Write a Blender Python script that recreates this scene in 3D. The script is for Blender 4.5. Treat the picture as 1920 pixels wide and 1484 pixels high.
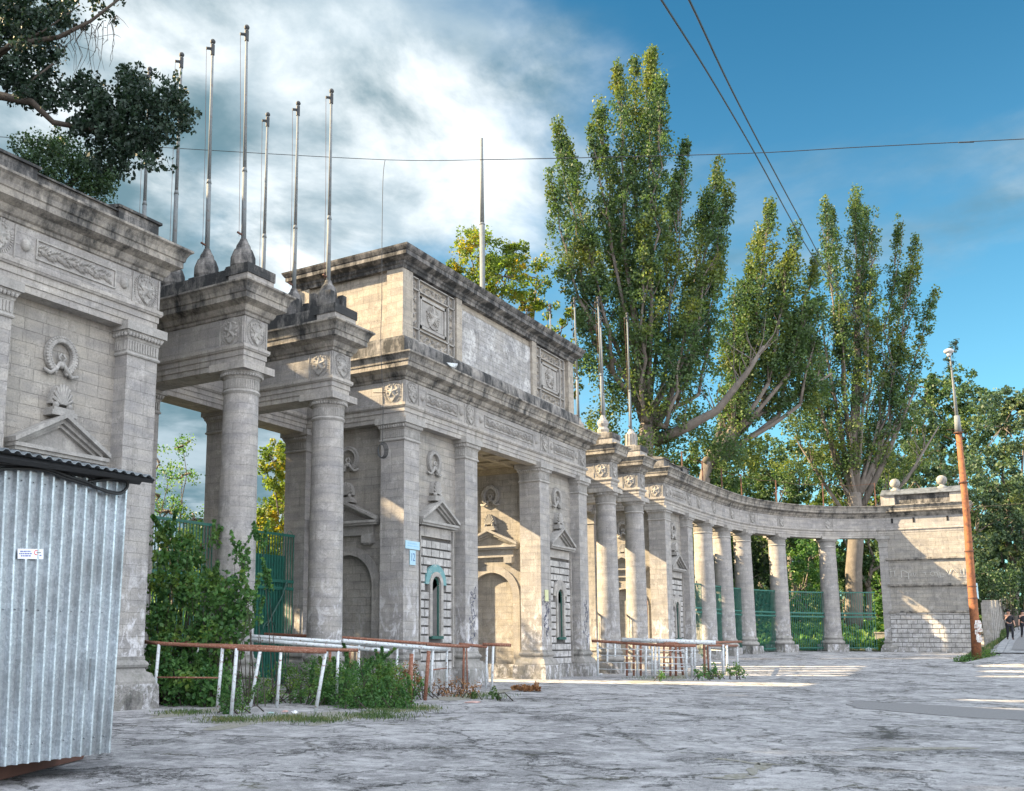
import bpy, math, random
import numpy as np
from mathutils import Vector
R=math.radians
random.seed(7); rng=np.random.default_rng(7)
for o in list(bpy.data.objects): bpy.data.objects.remove(o)
S=bpy.context.scene; COL=S.collection
# ------------------------------------------------------------------ camera
F_PX,PPX,PPY,YAW,PITCH,ROLL,DIST,EYE=1864.576,734.829,902.266,R(33.649),R(8.902),R(0.437),17.011,1.6
FW=np.array([math.cos(YAW)*math.cos(PITCH),math.sin(YAW)*math.cos(PITCH),math.sin(PITCH)])
RT0=np.array([math.sin(YAW),-math.cos(YAW),0.]); UP0=np.cross(RT0,FW)
RT=RT0*math.cos(ROLL)+UP0*math.sin(ROLL); UP=UP0*math.cos(ROLL)-RT0*math.sin(ROLL)
CAMLOC=np.array([0,-DIST,EYE])
cd=bpy.data.cameras.new('camera'); cam=bpy.data.objects.new('camera',cd); COL.objects.link(cam)
from mathutils import Matrix
cam.matrix_world=Matrix([[RT[0],UP[0],-FW[0],0],[RT[1],UP[1],-FW[1],-DIST],[RT[2],UP[2],-FW[2],EYE],[0,0,0,1]])
cd.sensor_width=36; cd.sensor_fit='HORIZONTAL'; cd.lens=36*F_PX/1920
cd.shift_x=(960-PPX)/1920; cd.shift_y=(PPY-742)/1920
cd.clip_start=.1; cd.clip_end=3000; S.camera=cam
S.render.resolution_x=1024; S.render.resolution_y=791
# ------------------------------------------------------------------ light
SUN=Vector((-.42,1,.60)).normalized(); EL=math.asin(SUN.z); AZ=math.atan2(SUN.x,SUN.y)
sl=bpy.data.lights.new('sun','SUN'); sl.energy=4.7; sl.angle=R(.6); sl.color=(1,.76,.46)
so=bpy.data.objects.new('sun',sl); COL.objects.link(so); so.rotation_euler=SUN.to_track_quat('Z','Y').to_euler(); so.location=(0,30,40)
W=bpy.data.worlds.new("World"); S.world=W; W.use_nodes=True
S.view_settings.view_transform='Standard'; S.view_settings.look='None'; S.view_settings.gamma=1
S.view_settings.exposure=2.28
def N(nt,t,**kw):
    n=nt.nodes.new(t)
    for k,v in kw.items():
        if k.startswith('i_'):
            key=k[2:]; n.inputs[int(key) if key.isdigit() else key.replace('_',' ')].default_value=v
        else: setattr(n,k,v)
    return n
def world():
    nt=W.node_tree; nt.nodes.clear(); L=nt.links.new
    sky=N(nt,'ShaderNodeTexSky',sky_type='NISHITA',sun_disc=False,sun_elevation=EL,sun_rotation=AZ,air_density=1.0,dust_density=1.0,ozone_density=3.0)
    tint=N(nt,'ShaderNodeMix',data_type='RGBA',blend_type='MULTIPLY'); tint.inputs[0].default_value=1; tint.inputs[7].default_value=(.36,.74,.72,1); L(sky.outputs[0],tint.inputs[6])
    tc=N(nt,'ShaderNodeTexCoord'); sep=N(nt,'ShaderNodeSeparateXYZ'); L(tc.outputs['Generated'],sep.inputs[0])
    def m(op,a,b=None,clamp=False):
        n=N(nt,'ShaderNodeMath',operation=op,use_clamp=clamp)
        for i,x in enumerate((a,b)):
            if x is None: continue
            if isinstance(x,(int,float)): n.inputs[i].default_value=x
            else: L(x,n.inputs[i])
        return n.outputs[0]
    zz=m('MAXIMUM',m('ADD',sep.outputs[2],.12),.05)
    cx=m('DIVIDE',sep.outputs[0],zz); cy=m('DIVIDE',sep.outputs[1],zz)
    cmb=N(nt,'ShaderNodeCombineXYZ'); L(cx,cmb.inputs[0]); L(cy,cmb.inputs[1])
    n1=N(nt,'ShaderNodeTexNoise',i_Scale=.85,i_Detail=9.,i_Roughness=.56,i_Distortion=.5); L(cmb.outputs[0],n1.inputs['Vector'])
    n2=N(nt,'ShaderNodeTexNoise',i_Scale=2.3,i_Detail=10.,i_Roughness=.58,i_Distortion=.2); L(cmb.outputs[0],n2.inputs['Vector'])
    eg=N(nt,'ShaderNodeMapRange',interpolation_type='SMOOTHSTEP'); eg.inputs[1].default_value=.12; eg.inputs[2].default_value=.62; L(sep.outputs[2],eg.inputs[0])
    ec=N(nt,'ShaderNodeMix',data_type='RGBA'); ec.inputs[6].default_value=(1.30,1.06,1.0,1); ec.inputs[7].default_value=(.40,.60,.66,1); L(eg.outputs[0],ec.inputs[0])
    clr=N(nt,'ShaderNodeMix',data_type='RGBA',blend_type='MULTIPLY'); clr.inputs[0].default_value=1; L(tint.outputs[2],clr.inputs[6]); L(ec.outputs[2],clr.inputs[7])
    # clouds are thick toward the sunward (left) half of the sky, thin out to clear blue on the right
    dn=N(nt,'ShaderNodeVectorMath',operation='DOT_PRODUCT'); dn.inputs[1].default_value=(-RT0[0],-RT0[1],0); L(tc.outputs['Generated'],dn.inputs[0])
    cov=m('MULTIPLY_ADD',dn.outputs['Value'],.55,); cov.node.inputs[2].default_value=.16
    dens=m('ADD',n1.outputs[0],cov)
    ramp=N(nt,'ShaderNodeMapRange',interpolation_type='SMOOTHSTEP'); ramp.inputs[1].default_value=.46; ramp.inputs[2].default_value=.68; L(dens,ramp.inputs[0])
    # bright sunlit parts of the clouds vs grey-blue undersides
    def blob(u,v,r0,r1):
        d=FW*F_PX+RT*(u-PPX)-UP*(v-PPY); d/=np.linalg.norm(d)
        k=N(nt,'ShaderNodeVectorMath',operation='DOT_PRODUCT'); k.inputs[1].default_value=tuple(d); L(nrm.outputs[0],k.inputs[0])
        mr=N(nt,'ShaderNodeMapRange',interpolation_type='SMOOTHSTEP'); mr.inputs[1].default_value=math.cos(r1); mr.inputs[2].default_value=math.cos(r0); L(k.outputs['Value'],mr.inputs[0]); return mr.outputs[0]
    nrm=N(nt,'ShaderNodeVectorMath',operation='NORMALIZE'); L(tc.outputs['Generated'],nrm.inputs[0])
    b=m('MAXIMUM',blob(820,230,.0,.24),m('MULTIPLY',blob(720,420,.0,.22),.95))
    b=m('MAXIMUM',b,m('MULTIPLY',blob(300,20,.0,.14),.75)); b=m('MAXIMUM',b,m('MULTIPLY',blob(1060,190,.0,.12),.7)); b=m('MAXIMUM',b,m('MULTIPLY',blob(100,120,.0,.2),.5))
    n3=N(nt,'ShaderNodeTexNoise',i_Scale=3.0,i_Detail=10.,i_Roughness=.58,i_Distortion=.25); st=N(nt,'ShaderNodeMapping'); st.inputs['Scale'].default_value=(.8,1.15,1); st.inputs['Rotation'].default_value=(0,0,-.5); st.inputs['Location'].default_value=(3.1,1.7,0); L(cmb.outputs[0],st.inputs[0]); L(st.outputs[0],n3.inputs['Vector'])
    n3c=N(nt,'ShaderNodeMapRange'); n3c.inputs[1].default_value=.32; n3c.inputs[2].default_value=.68; L(n3.outputs[0],n3c.inputs[0])
    bb=m('MULTIPLY_ADD',b,.50); L(m('MULTIPLY',n3c.outputs[0],.62),bb.node.inputs[2])
    br=N(nt,'ShaderNodeMapRange',interpolation_type='SMOOTHSTEP'); br.inputs[1].default_value=.47; br.inputs[2].default_value=1.04; L(bb,br.inputs[0])
    g2=N(nt,'ShaderNodeMix',data_type='RGBA'); g2.inputs[6].default_value=(.55,.95,1.15,1); g2.inputs[7].default_value=(1.55,1.95,2.2,1)
    gr=N(nt,'ShaderNodeMapRange',interpolation_type='SMOOTHSTEP'); gr.inputs[1].default_value=.38; gr.inputs[2].default_value=.62; L(n2.outputs[0],gr.inputs[0]); L(gr.outputs[0],g2.inputs[0])
    cc=N(nt,'ShaderNodeMix',data_type='RGBA'); L(g2.outputs[2],cc.inputs[6]); cc.inputs[7].default_value=(3.6,3.8,3.9,1); L(br.outputs[0],cc.inputs[0])
    # broad bright cloud bank added out of view behind the camera to brighten the facade
    k=N(nt,'ShaderNodeVectorMath',operation='DOT_PRODUCT'); k.inputs[1].default_value=tuple(np.array([-.45,-.80,.40])/np.linalg.norm([-.45,-.80,.40])); L(nrm.outputs[0],k.inputs[0])
    bk=N(nt,'ShaderNodeMapRange',interpolation_type='SMOOTHSTEP'); bk.inputs[1].default_value=.0; bk.inputs[2].default_value=.75; L(k.outputs['Value'],bk.inputs[0])
    mx=N(nt,'ShaderNodeMix',data_type='RGBA'); L(ramp.outputs[0],mx.inputs[0]); L(clr.outputs[2],mx.inputs[6]); L(cc.outputs[2],mx.inputs[7])
    mx2=N(nt,'ShaderNodeMix',data_type='RGBA'); mx2.inputs[7].default_value=(8.0,8.4,9.2,1); L(bk.outputs[0],mx2.inputs[0]); L(mx.outputs[2],mx2.inputs[6]); mx=mx2
    bg=N(nt,'ShaderNodeBackground',i_Strength=.072); L(mx.outputs[2],bg.inputs[0])
    out=N(nt,'ShaderNodeOutputWorld'); L(bg.outputs[0],out.inputs[0])
world()
# ------------------------------------------------------------------ helpers
FWH=np.array([math.cos(YAW),math.sin(YAW),0.])
def ray(u,v): return FW+RT*((u-PPX)/F_PX)-UP*((v-PPY)/F_PX)
def at(u,v,t=None,X=None,Y=None,Z=None):
    r=ray(u,v)
    if t is not None: t=(t*1.012+.25)/(r@FWH)   # t is the distance straight ahead, measured level
    elif X is not None: t=X/r[0]
    elif Y is not None: t=(Y+DIST)/r[1]
    elif Z is not None: t=(Z-EYE)/r[2]
    return CAMLOC+r*t
def ss(x): x=max(0,min(1,x)); return x*x*(3-2*x)
RX=[56,61,70.6,94,129,400]; RZ=[.5,.85,1.54,2.4,3.8,9]
def G(x,y):
    g=.85*ss((x-41)/34.)
    r=float(np.interp(x,RX,RZ))
    w=max(ss((-12.6-y)/1.6)*ss((x-55)/7.)*1.0, ss((x-79)/8.))
    return g*(1-w)+max(r,g)*w
ROOT={}
def thing(name,label,cat,loc=(0,0,0),group=None,rot=0):
    o=bpy.data.objects.new(name,None); o.location=loc; o.rotation_euler[2]=rot; o.empty_display_size=.3; COL.objects.link(o)
    tag(o,label,cat,group); return o
def tag(o,label=None,cat=None,group=None,kind=None):
    if label: o['label']=label
    if cat: o['category']=cat
    if group: o['group']=group
    if kind: o['kind']=kind
    return o
class MB:
    def __init__(s): s.v=[]; s.f=[]; s.uv={}
    def add(s,vs,fs,uvs=None):
        b=len(s.v); s.v+= [tuple(map(float,p)) for p in vs]
        for i,f in enumerate(fs):
            if uvs is not None: s.uv[len(s.f)]=uvs[i]
            s.f.append(tuple(b+j for j in f))
        return s
    def box(s,x0,x1,y0,y1,z0,z1):
        if x0>x1:x0,x1=x1,x0
        if y0>y1:y0,y1=y1,y0
        v=[(x0,y0,z0),(x1,y0,z0),(x1,y1,z0),(x0,y1,z0),(x0,y0,z1),(x1,y0,z1),(x1,y1,z1),(x0,y1,z1)]
        return s.add(v,[(0,3,2,1),(4,5,6,7),(0,1,5,4),(1,2,6,5),(2,3,7,6),(3,0,4,7)])
    def obox(s,c,ax,ay,az):   # oriented box: centre and half axis vectors
        c,ax,ay,az=map(np.array,(c,ax,ay,az)); v=[]
        for k in (-1,1):
            for a,b in ((-1,-1),(1,-1),(1,1),(-1,1)): v.append(c+ax*a+ay*b+az*k)
        return s.add(v,[(0,3,2,1),(4,5,6,7),(0,1,5,4),(1,2,6,5),(2,3,7,6),(3,0,4,7)])
    def prism(s,pts,off,P=None):  # polygon pts (3d, planar), extruded by off vector
        n=len(pts); off=np.array(off,float); pts=[np.array(p,float) for p in pts]
        return s.add(pts+[p+off for p in pts],[tuple(range(n))[::-1],tuple(range(n,2*n))]+[(i,(i+1)%n,n+(i+1)%n,n+i) for i in range(n)])
    def tube(s,pts,rad,n=8,caps=True):
        pts=[np.array(p,float) for p in pts]; m=len(pts)
        if not hasattr(rad,'__len__'): rad=[rad]*m
        ref=np.array([0,0,1.]); vs=[]
        for i,p in enumerate(pts):
            d=pts[min(i+1,m-1)]-pts[max(i-1,0)]; d/=np.linalg.norm(d)+1e-9
            if i==0:
                if abs(d@ref)>.9: ref=np.array([1.,0,0])
                a=np.cross(d,ref)
            else: a=a-d*(a@d)
            a/=np.linalg.norm(a)+1e-9; b=np.cross(d,a)
            for k in range(n):
                t=2*math.pi*k/n; vs.append(p+rad[i]*(a*math.cos(t)+b*math.sin(t)))
        fs=[(i*n+k,i*n+(k+1)%n,(i+1)*n+(k+1)%n,(i+1)*n+k) for i in range(m-1) for k in range(n)]
        if caps: fs+=[tuple(range(n))[::-1],tuple(range((m-1)*n,m*n))]
        return s.add(vs,fs)
    def lathe(s,prof,c=(0,0),n=32,seam=0):
        vs=[];fs=[];uv=[]
        for r,z in prof:
            for k in range(n): t=2*math.pi*k/n; vs.append((c[0]+r*math.cos(t),c[1]+r*math.sin(t),z))
        per=max(r for r,z in prof)*2*math.pi
        for i in range(len(prof)-1):
            for k in range(n):
                fs.append((i*n+k,i*n+(k+1)%n,(i+1)*n+(k+1)%n,(i+1)*n+k))
                a,b=k/n*per+seam,(k+1)/n*per+seam; z0,z1=prof[i][1],prof[i+1][1]
                if abs(z1-z0)<.02: z1=z0+abs(prof[i+1][0]-prof[i][0])
                uv.append([(a,z0),(b,z0),(b,z1),(a,z1)])
        fs+=[tuple(range(n))[::-1],tuple(range((len(prof)-1)*n,len(prof)*n))]
        uv+=[[(0,0)]*n,[(0,0)]*n]
        return s.add(vs,fs,uv)
    def sphere(s,c,r,n=10,m=6,sc=(1,1,1)):
        vs=[];fs=[]
        for i in range(m+1):
            ph=math.pi*i/m
            for k in range(n): t=2*math.pi*k/n; vs.append((c[0]+r*sc[0]*math.sin(ph)*math.cos(t),c[1]+r*sc[1]*math.sin(ph)*math.sin(t),c[2]-r*sc[2]*math.cos(ph)))
        for i in range(m):
            for k in range(n): fs.append((i*n+k,i*n+(k+1)%n,(i+1)*n+(k+1)%n,(i+1)*n+k))
        return s.add(vs,fs)
    def sweep(s,path,prof,closed=False,cap=True):
        """profile (offset to the right of travel, z) swept round a plan path with mitred corners"""
        n=len(path); P=[np.array(p,float) for p in path]; ns=[]
        seg=[]; 
        for i in range(n if closed else n-1):
            d=P[(i+1)%n]-P[i]; d/=np.linalg.norm(d); seg.append(np.array([d[1],-d[0]]))
        for i in range(n):
            if closed: a,b=seg[i-1],seg[i]
            else: a=seg[max(i-1,0)]; b=seg[min(i,n-2)]
            m=a+b; m/=np.linalg.norm(m); ns.append(m/max(.3,(m@a)))
        vs=[(P[i][0]+ns[i][0]*o,P[i][1]+ns[i][1]*o,z) for i in range(n) for o,z in prof]; k=len(prof); fs=[]; uv=[]
        L=0
        for i in range(n if closed else n-1):
            j=(i+1)%n; dl=np.linalg.norm(P[j]-P[i])
            for q in range(k-1):
                fs.append((i*k+q,j*k+q,j*k+q+1,i*k+q+1))
                z0,z1=prof[q][1],prof[q+1][1]
                if abs(z1-z0)<.03: z1=z0+.03
                uv.append([(L,z0),(L+dl,z0),(L+dl,z1),(L,z1)])
            L+=dl
        if cap and not closed:
            fs+=[tuple(range(k))[::-1],tuple(range((n-1)*k,n*k))]; uv+=[[(0,0)]*k]*2
        return s.add(vs,fs,uv)
    def rings(s,path,z,thick):  # horizontal lid under/over a closed path
        v=[(x,y,z) for x,y in path]; return s.prism(v,(0,0,thick))
    def build(s,name,mat,parent=None,smooth=False,loc=None):
        base=np.array(parent_loc(parent)) if parent else (np.array(loc) if loc is not None else np.zeros(3))
        V=np.array(s.v,float).reshape(-1,3); me=bpy.data.meshes.new(name)
        me.from_pydata((V-base).tolist(),[],s.f)
        uvl=me.uv_layers.new(name='UVMap'); data=[]
        for i,f in enumerate(s.f):
            if i in s.uv: data+= [c for uv in s.uv[i] for c in uv]; continue
            P=V[list(f)]; nn=np.cross(P[1]-P[0],P[2]-P[0])
            if len(f)>3: nn=nn+np.cross(P[2]-P[0],P[3]-P[0])
            l=np.linalg.norm(nn); nn=nn/l if l>1e-12 else np.array([0,0,1.])
            if abs(nn[2])>.8: data+=[c for p in P for c in (p[0],p[1])]
            elif abs(nn[0])>abs(nn[1]): data+=[c for p in P for c in (p[1]+.13,p[2])]
            else: data+=[c for p in P for c in (p[0],p[2])]
        uvl.data.foreach_set('uv',data)
        if smooth: me.polygons.foreach_set('use_smooth',[True]*len(s.f))
        me.materials.append(mat); me.update()
        o=bpy.data.objects.new(name,me); COL.objects.link(o)
        if parent: o.parent=parent
        else: o.location=base
        ROOT[o.name]=tuple(base)
        return o
def parent_loc(p):
    if p.name in ROOT and p.type=='MESH': return ROOT[p.name]
    return tuple(p.location)
def copy_tree(o,parent=None):
    c=o.copy(); COL.objects.link(c); c.parent=parent
    for ch in o.children: copy_tree(ch,c)
    return c
# ------------------------------------------------------------------ materials
def newmat(name):
    m=bpy.data.materials.new(name); m.use_nodes=True; nt=m.node_tree; nt.nodes.clear()
    b=N(nt,'ShaderNodeBsdfPrincipled'); o=N(nt,'ShaderNodeOutputMaterial'); nt.links.new(b.outputs[0],o.inputs[0])
    return m,nt,b
def mixc(nt,fac,a,b,mode='MIX'):
    n=N(nt,'ShaderNodeMix',data_type='RGBA',blend_type=mode)
    for i,x in ((0,fac),(6,a),(7,b)):
        if isinstance(x,(int,float)): n.inputs[i].default_value=x
        elif isinstance(x,tuple): n.inputs[i].default_value=x+(1,) if len(x)==3 else x
        else: nt.links.new(x,n.inputs[i])
    return n.outputs[2]
def rng_(nt,x,a,b,c=0,d=1):
    n=N(nt,'ShaderNodeMapRange'); nt.links.new(x,n.inputs[0])
    for i,v in zip((1,2,3,4),(a,b,c,d)): n.inputs[i].default_value=v
    return n.outputs[0]
def noise(nt,vec,scale,detail=5.,rough=.6,dist=0.):
    n=N(nt,'ShaderNodeTexNoise',i_Scale=scale,i_Detail=detail,i_Roughness=rough,i_Distortion=dist)
    if vec is not None: nt.links.new(vec,n.inputs['Vector'])
    return n.outputs[0]
def mapped(nt,vec,sc):
    n=N(nt,'ShaderNodeMapping'); n.inputs['Scale'].default_value=sc; nt.links.new(vec,n.inputs[0]); return n.outputs[0]
def math_(nt,op,a,b):
    n=N(nt,'ShaderNodeMath',operation=op,use_clamp=True)
    for i,x in enumerate((a,b)):
        if isinstance(x,(int,float)): n.inputs[i].default_value=x
        else: nt.links.new(x,n.inputs[i])
    return n.outputs[0]
def stone(name,base=(.345,.335,.32),brick=True,bw=.56,bh=.262,mortar=.0055,soot=.0,white=.0,rough_=1.,pit=1.,drip=.35,var=.11,green=0.):
    m,nt,b=newmat(name); L=nt.links.new
    tc=N(nt,'ShaderNodeTexCoord'); ob=tc.outputs['Object']; uv=tc.outputs['UV']
    col=base+(1,)
    big=noise(nt,ob,.55,4.,.6); med=noise(nt,ob,2.6,6.,.65); fine=noise(nt,ob,22.,4.,.7)
    hb=None
    lo=tuple(c*(1-var) for c in base); hi=tuple(min(1,c*(1+var)) for c in base)
    if brick:
        wb=N(nt,'ShaderNodeTexNoise',i_Scale=3.5,i_Detail=5.,i_Roughness=.7); L(ob,wb.inputs['Vector']); wa=N(nt,'ShaderNodeVectorMath',operation='MULTIPLY_ADD'); wa.inputs[1].default_value=(.022,.022,0); L(wb.outputs['Color'],wa.inputs[0]); L(uv,wa.inputs[2])
        br=N(nt,'ShaderNodeTexBrick',i_Scale=1.); L(wa.outputs[0],br.inputs['Vector'])
        br.inputs['Brick Width'].default_value=bw; br.inputs['Row Height'].default_value=bh; br.inputs['Mortar Size'].default_value=mortar; br.inputs['Mortar Smooth'].default_value=.3; br.inputs['Bias'].default_value=0.
        br.offset=.43; br.squash=.8; br.squash_frequency=3
        br.inputs['Color1'].default_value=lo+(1,); br.inputs['Color2'].default_value=hi+(1,); br.inputs['Mortar'].default_value=tuple(c*.6 for c in base)+(1,)
        c=mixc(nt,rng_(nt,noise(nt,ob,1.7,5.,.7),.42,.62,0,.75),br.outputs['Color'],base)
        # second slower course variation so courses weather unevenly
        cv=noise(nt,mapped(nt,uv,(.9,3.8,1)),1.,2.,.5)
        c=mixc(nt,rng_(nt,cv,.35,.68),mixc(nt,1.,c,(.86,.86,.88),'MULTIPLY'),mixc(nt,1.,c,(1.12,1.1,1.06),'MULTIPLY'))
        hb=br.outputs['Fac']
    else:
        c=mixc(nt,rng_(nt,med,.3,.7),lo,hi)
    c=mixc(nt,rng_(nt,big,.35,.7,0,.55),c,mixc(nt,1.,c,(.72,.74,.78),'MULTIPLY'))
    # vertical run-off stains
    dr=noise(nt,mapped(nt,ob,(5.5,5.5,.45)),1.,5.,.65)
    c=mixc(nt,rng_(nt,dr,.52,.74,0,drip),c,(.07,.068,.062))
    c=mixc(nt,rng_(nt,med,.52,.70,0,.55),c,tuple(x*1.5 for x in base))
    # pits of the shelly limestone
    vo=N(nt,'ShaderNodeTexVoronoi',i_Scale=17.); L(mapped(nt,ob,(1,1,1.7)),vo.inputs['Vector'])
    pm=math_(nt,'MULTIPLY',rng_(nt,vo.outputs['Distance'],.2,.08),rng_(nt,med,.46,.56))
    pf=math_(nt,'MULTIPLY',pm,pit)
    c=mixc(nt,math_(nt,'MULTIPLY',pf,.8),c,(.05,.045,.04))
    if white>0:
        wn=noise(nt,mapped(nt,ob,(2.2,2.2,1.3)),1.6,8.,.72,.6)
        sp=N(nt,'ShaderNodeSeparateXYZ'); L(ob,sp.inputs[0])
        wm=math_(nt,'MULTIPLY',rng_(nt,wn,.50,.60),rng_(nt,sp.outputs[2],3.6,1.8,0.,white))
        c=mixc(nt,wm,c,(.66,.66,.68))
        g2=noise(nt,mapped(nt,ob,(3.5,3.5,5.)),2.2,6.,.75,1.2)
        gm=math_(nt,'MULTIPLY',rng_(nt,g2,.60,.64),rng_(nt,sp.outputs[2],2.6,1.4,0.,.55*white))
        c=mixc(nt,gm,c,(.12,.14,.19))
    if green>0:
        gn=noise(nt,ob,3.2,6.,.7); c=mixc(nt,rng_(nt,gn,.5,.66,0,green),c,(.075,.085,.04))
    if soot>0:
        sn=noise(nt,mapped(nt,ob,(1.6,1.6,.7)),1.3,7.,.7)
        c=mixc(nt,rng_(nt,sn,.62-soot*.42,.80-soot*.38,0,.93),c,(.028,.031,.034))
    c=mixc(nt,rng_(nt,fine,.38,.66,0,.55),c,mixc(nt,1.,c,(.58,.58,.59),'MULTIPLY'))
    L(c,b.inputs['Base Color']); b.inputs['Roughness'].default_value=.92; b.inputs['Specular IOR Level'].default_value=.25
    h=mixc(nt,.5,fine,med)
    h=mixc(nt,pf,h,(0,0,0))
    if hb is not None: h=mixc(nt,hb,h,(0,0,0))
    bp=N(nt,'ShaderNodeBump',i_Strength=.75*rough_,i_Distance=.03*rough_); L(h,bp.inputs['Height']); L(bp.outputs[0],b.inputs['Normal'])
    return m
def plain(name,c,rough=.6,metal=0.,var=.15,scale=6.,bump=.1,spec=.5,c2=None,lo=.45,hi=.65,fac=.9):
    m,nt,b=newmat(name); L=nt.links.new; tc=N(nt,'ShaderNodeTexCoord'); ob=tc.outputs['Object']
    n=noise(nt,ob,scale,6.,.65)
    col=mixc(nt,rng_(nt,n,.3,.7),tuple(x*(1-var) for x in c),tuple(min(1,x*(1+var)) for x in c))
    if c2: col=mixc(nt,rng_(nt,noise(nt,ob,scale*1.7,7.,.7,.4),lo,hi,0,fac),col,c2)
    L(col,b.inputs['Base Color']); b.inputs['Roughness'].default_value=rough; b.inputs['Metallic'].default_value=metal; b.inputs['Specular IOR Level'].default_value=spec
    if bump:
        bp=N(nt,'ShaderNodeBump',i_Strength=bump,i_Distance=.02); L(n,bp.inputs['Height']); L(bp.outputs[0],b.inputs['Normal'])
    return m
def leafmat(name,dark,light,yellow=None,yf=.0,trans=.45,scale=.8):
    m,nt,b=newmat(name); L=nt.links.new; out=[n for n in nt.nodes if n.type=='OUTPUT_MATERIAL'][0]
    tc=N(nt,'ShaderNodeTexCoord'); at_=N(nt,'ShaderNodeAttribute',attribute_name='tint'); sp=N(nt,'ShaderNodeSeparateColor'); L(at_.outputs['Color'],sp.inputs[0])
    c=mixc(nt,sp.outputs[0],dark,light)
    if yellow:
        n=noise(nt,tc.outputs['Object'],scale,3.,.6)
        c=mixc(nt,math_(nt,'MULTIPLY',rng_(nt,n,.5,.66),sp.outputs[1]),c,yellow)
    L(c,b.inputs['Base Color']); b.inputs['Roughness'].default_value=.55; b.inputs['Specular IOR Level'].default_value=.35
    tr=N(nt,'ShaderNodeBsdfTranslucent'); L(mixc(nt,1.,c,(1.5,1.5,.7),'MULTIPLY'),tr.inputs[0])
    mx=N(nt,'ShaderNodeMixShader',i_0=trans); L(b.outputs[0],mx.inputs[1]); L(tr.outputs[0],mx.inputs[2]); L(mx.outputs[0],out.inputs[0])
    return m
M={}
M['stone']=stone('limestone',white=.8)
M['stonec']=stone('limestone_column',white=.7,bw=.8,bh=.27,mortar=.005)
M['wall']=stone('limestone_wall',base=(.33,.315,.285),white=.25,mortar=.008)
M['trim']=stone('limestone_trim',brick=True,bw=.62,bh=3.,mortar=.005,pit=.3,drip=.55,base=(.37,.355,.33))
M['carve']=stone('limestone_carved',brick=False,pit=.25,drip=.3,base=(.34,.33,.31))
M['cornice']=stone('limestone_cornice',brick=True,bw=.6,bh=3.,mortar=.006,pit=.5,drip=.65,soot=.40,base=(.33,.31,.275))
M['attic']=stone('limestone_attic',base=(.38,.35,.30),bh=.24,bw=.5,soot=.12,white=0)
M['soot']=stone('sooty_stone',brick=True,bw=.6,bh=.3,pit=.5,soot=.75,drip=.9,base=(.27,.26,.24))
M['soot2']=stone('weathered_stone',brick=True,bw=.5,bh=.3,pit=.7,soot=.62,drip=.9,base=(.30,.29,.275))
M['plinth']=stone('rough_plinth',brick=False,pit=1.,rough_=2.2,white=1.,soot=.22,drip=.6,green=.35,base=(.33,.32,.30))
M['base']=stone('base_moulding',brick=False,pit=.6,drip=.5,soot=.2,green=.3,base=(.32,.31,.29))
M['rust_block']=stone('rusticated_block',brick=False,white=.5,base=(.42,.41,.39),var=.3)
M['joint']=stone('recessed_joint',brick=False,pit=0,base=(.12,.115,.11))
M['whiteplaster']=stone('flaking_whitewash',brick=True,bw=.42,bh=.2,mortar=.008,base=(.34,.34,.335),soot=.15,pit=.5)
def _wp():   # the centre panel keeps remains of white plaster
    m=M['whiteplaster']; nt=m.node_tree; b=[n for n in nt.nodes if n.type=='BSDF_PRINCIPLED'][0]; src=b.inputs['Base Color'].links[0].from_socket
    tc=N(nt,'ShaderNodeTexCoord'); n=noise(nt,tc.outputs['Object'],1.4,9.,.72,.5); n2=noise(nt,tc.outputs['Object'],9.,4.,.7)
    nt.links.new(mixc(nt,math_(nt,'MULTIPLY',rng_(nt,n,.47,.62),rng_(nt,n2,.40,.56,.15,.8)),src,(.60,.61,.61)),b.inputs['Base Color'])
_wp()
M['soffit']=stone('ochre_soffit',brick=False,pit=.3,drip=.1,base=(.36,.31,.22))
M['whitepaint']=plain('chipped_white_paint',(.50,.54,.56),.55,c2=(.16,.075,.04),lo=.555,hi=.61,scale=9.,bump=.3)
M['rust']=plain('rusty_pipe',(.19,.075,.045),.85,c2=(.38,.27,.20),lo=.52,hi=.66,scale=14.,bump=.5)
M['rustpole']=plain('orange_rust_steel',(.24,.09,.035),.85,c2=(.10,.04,.025),lo=.46,hi=.62,scale=3.,bump=.4)
M['polepaint']=plain('weathered_pole_paint',(.14,.16,.17),.8,c2=(.12,.08,.06),lo=.55,hi=.72,scale=5.)
M['greenpaint']=plain('green_gate_paint',(.022,.13,.10),.45,c2=(.03,.05,.045),lo=.55,hi=.7,scale=6.)
M['teal']=plain('faded_teal_paint',(.12,.26,.27),.7,c2=(.45,.45,.42),lo=.58,hi=.66,scale=5.)
M['darkgreen']=plain('dark_green_frame',(.015,.075,.06),.5)
M['black']=plain('black_rubber',(.015,.016,.017),.5,bump=0)
M['dark']=plain('dark_interior',(.008,.008,.009),.9,bump=0)
M['darkiron']=plain('dark_iron',(.03,.035,.04),.7,bump=0)
M['iron']=plain('dark_rusty_iron',(.10,.045,.03),.8)
M['tin']=plain('old_tin_sheet',(.20,.22,.24),.5,metal=.4,c2=(.05,.055,.06),lo=.45,hi=.65,scale=1.5)
M['bark']=stone('poplar_bark',brick=False,pit=0,drip=.6,base=(.17,.15,.13),rough_=1.6)
M['barkd']=stone('dark_bark',brick=False,pit=0,drip=.5,base=(.07,.06,.05),rough_=1.4)
M['twig']=plain('dry_twig',(.20,.14,.10),.9,bump=0)
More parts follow.
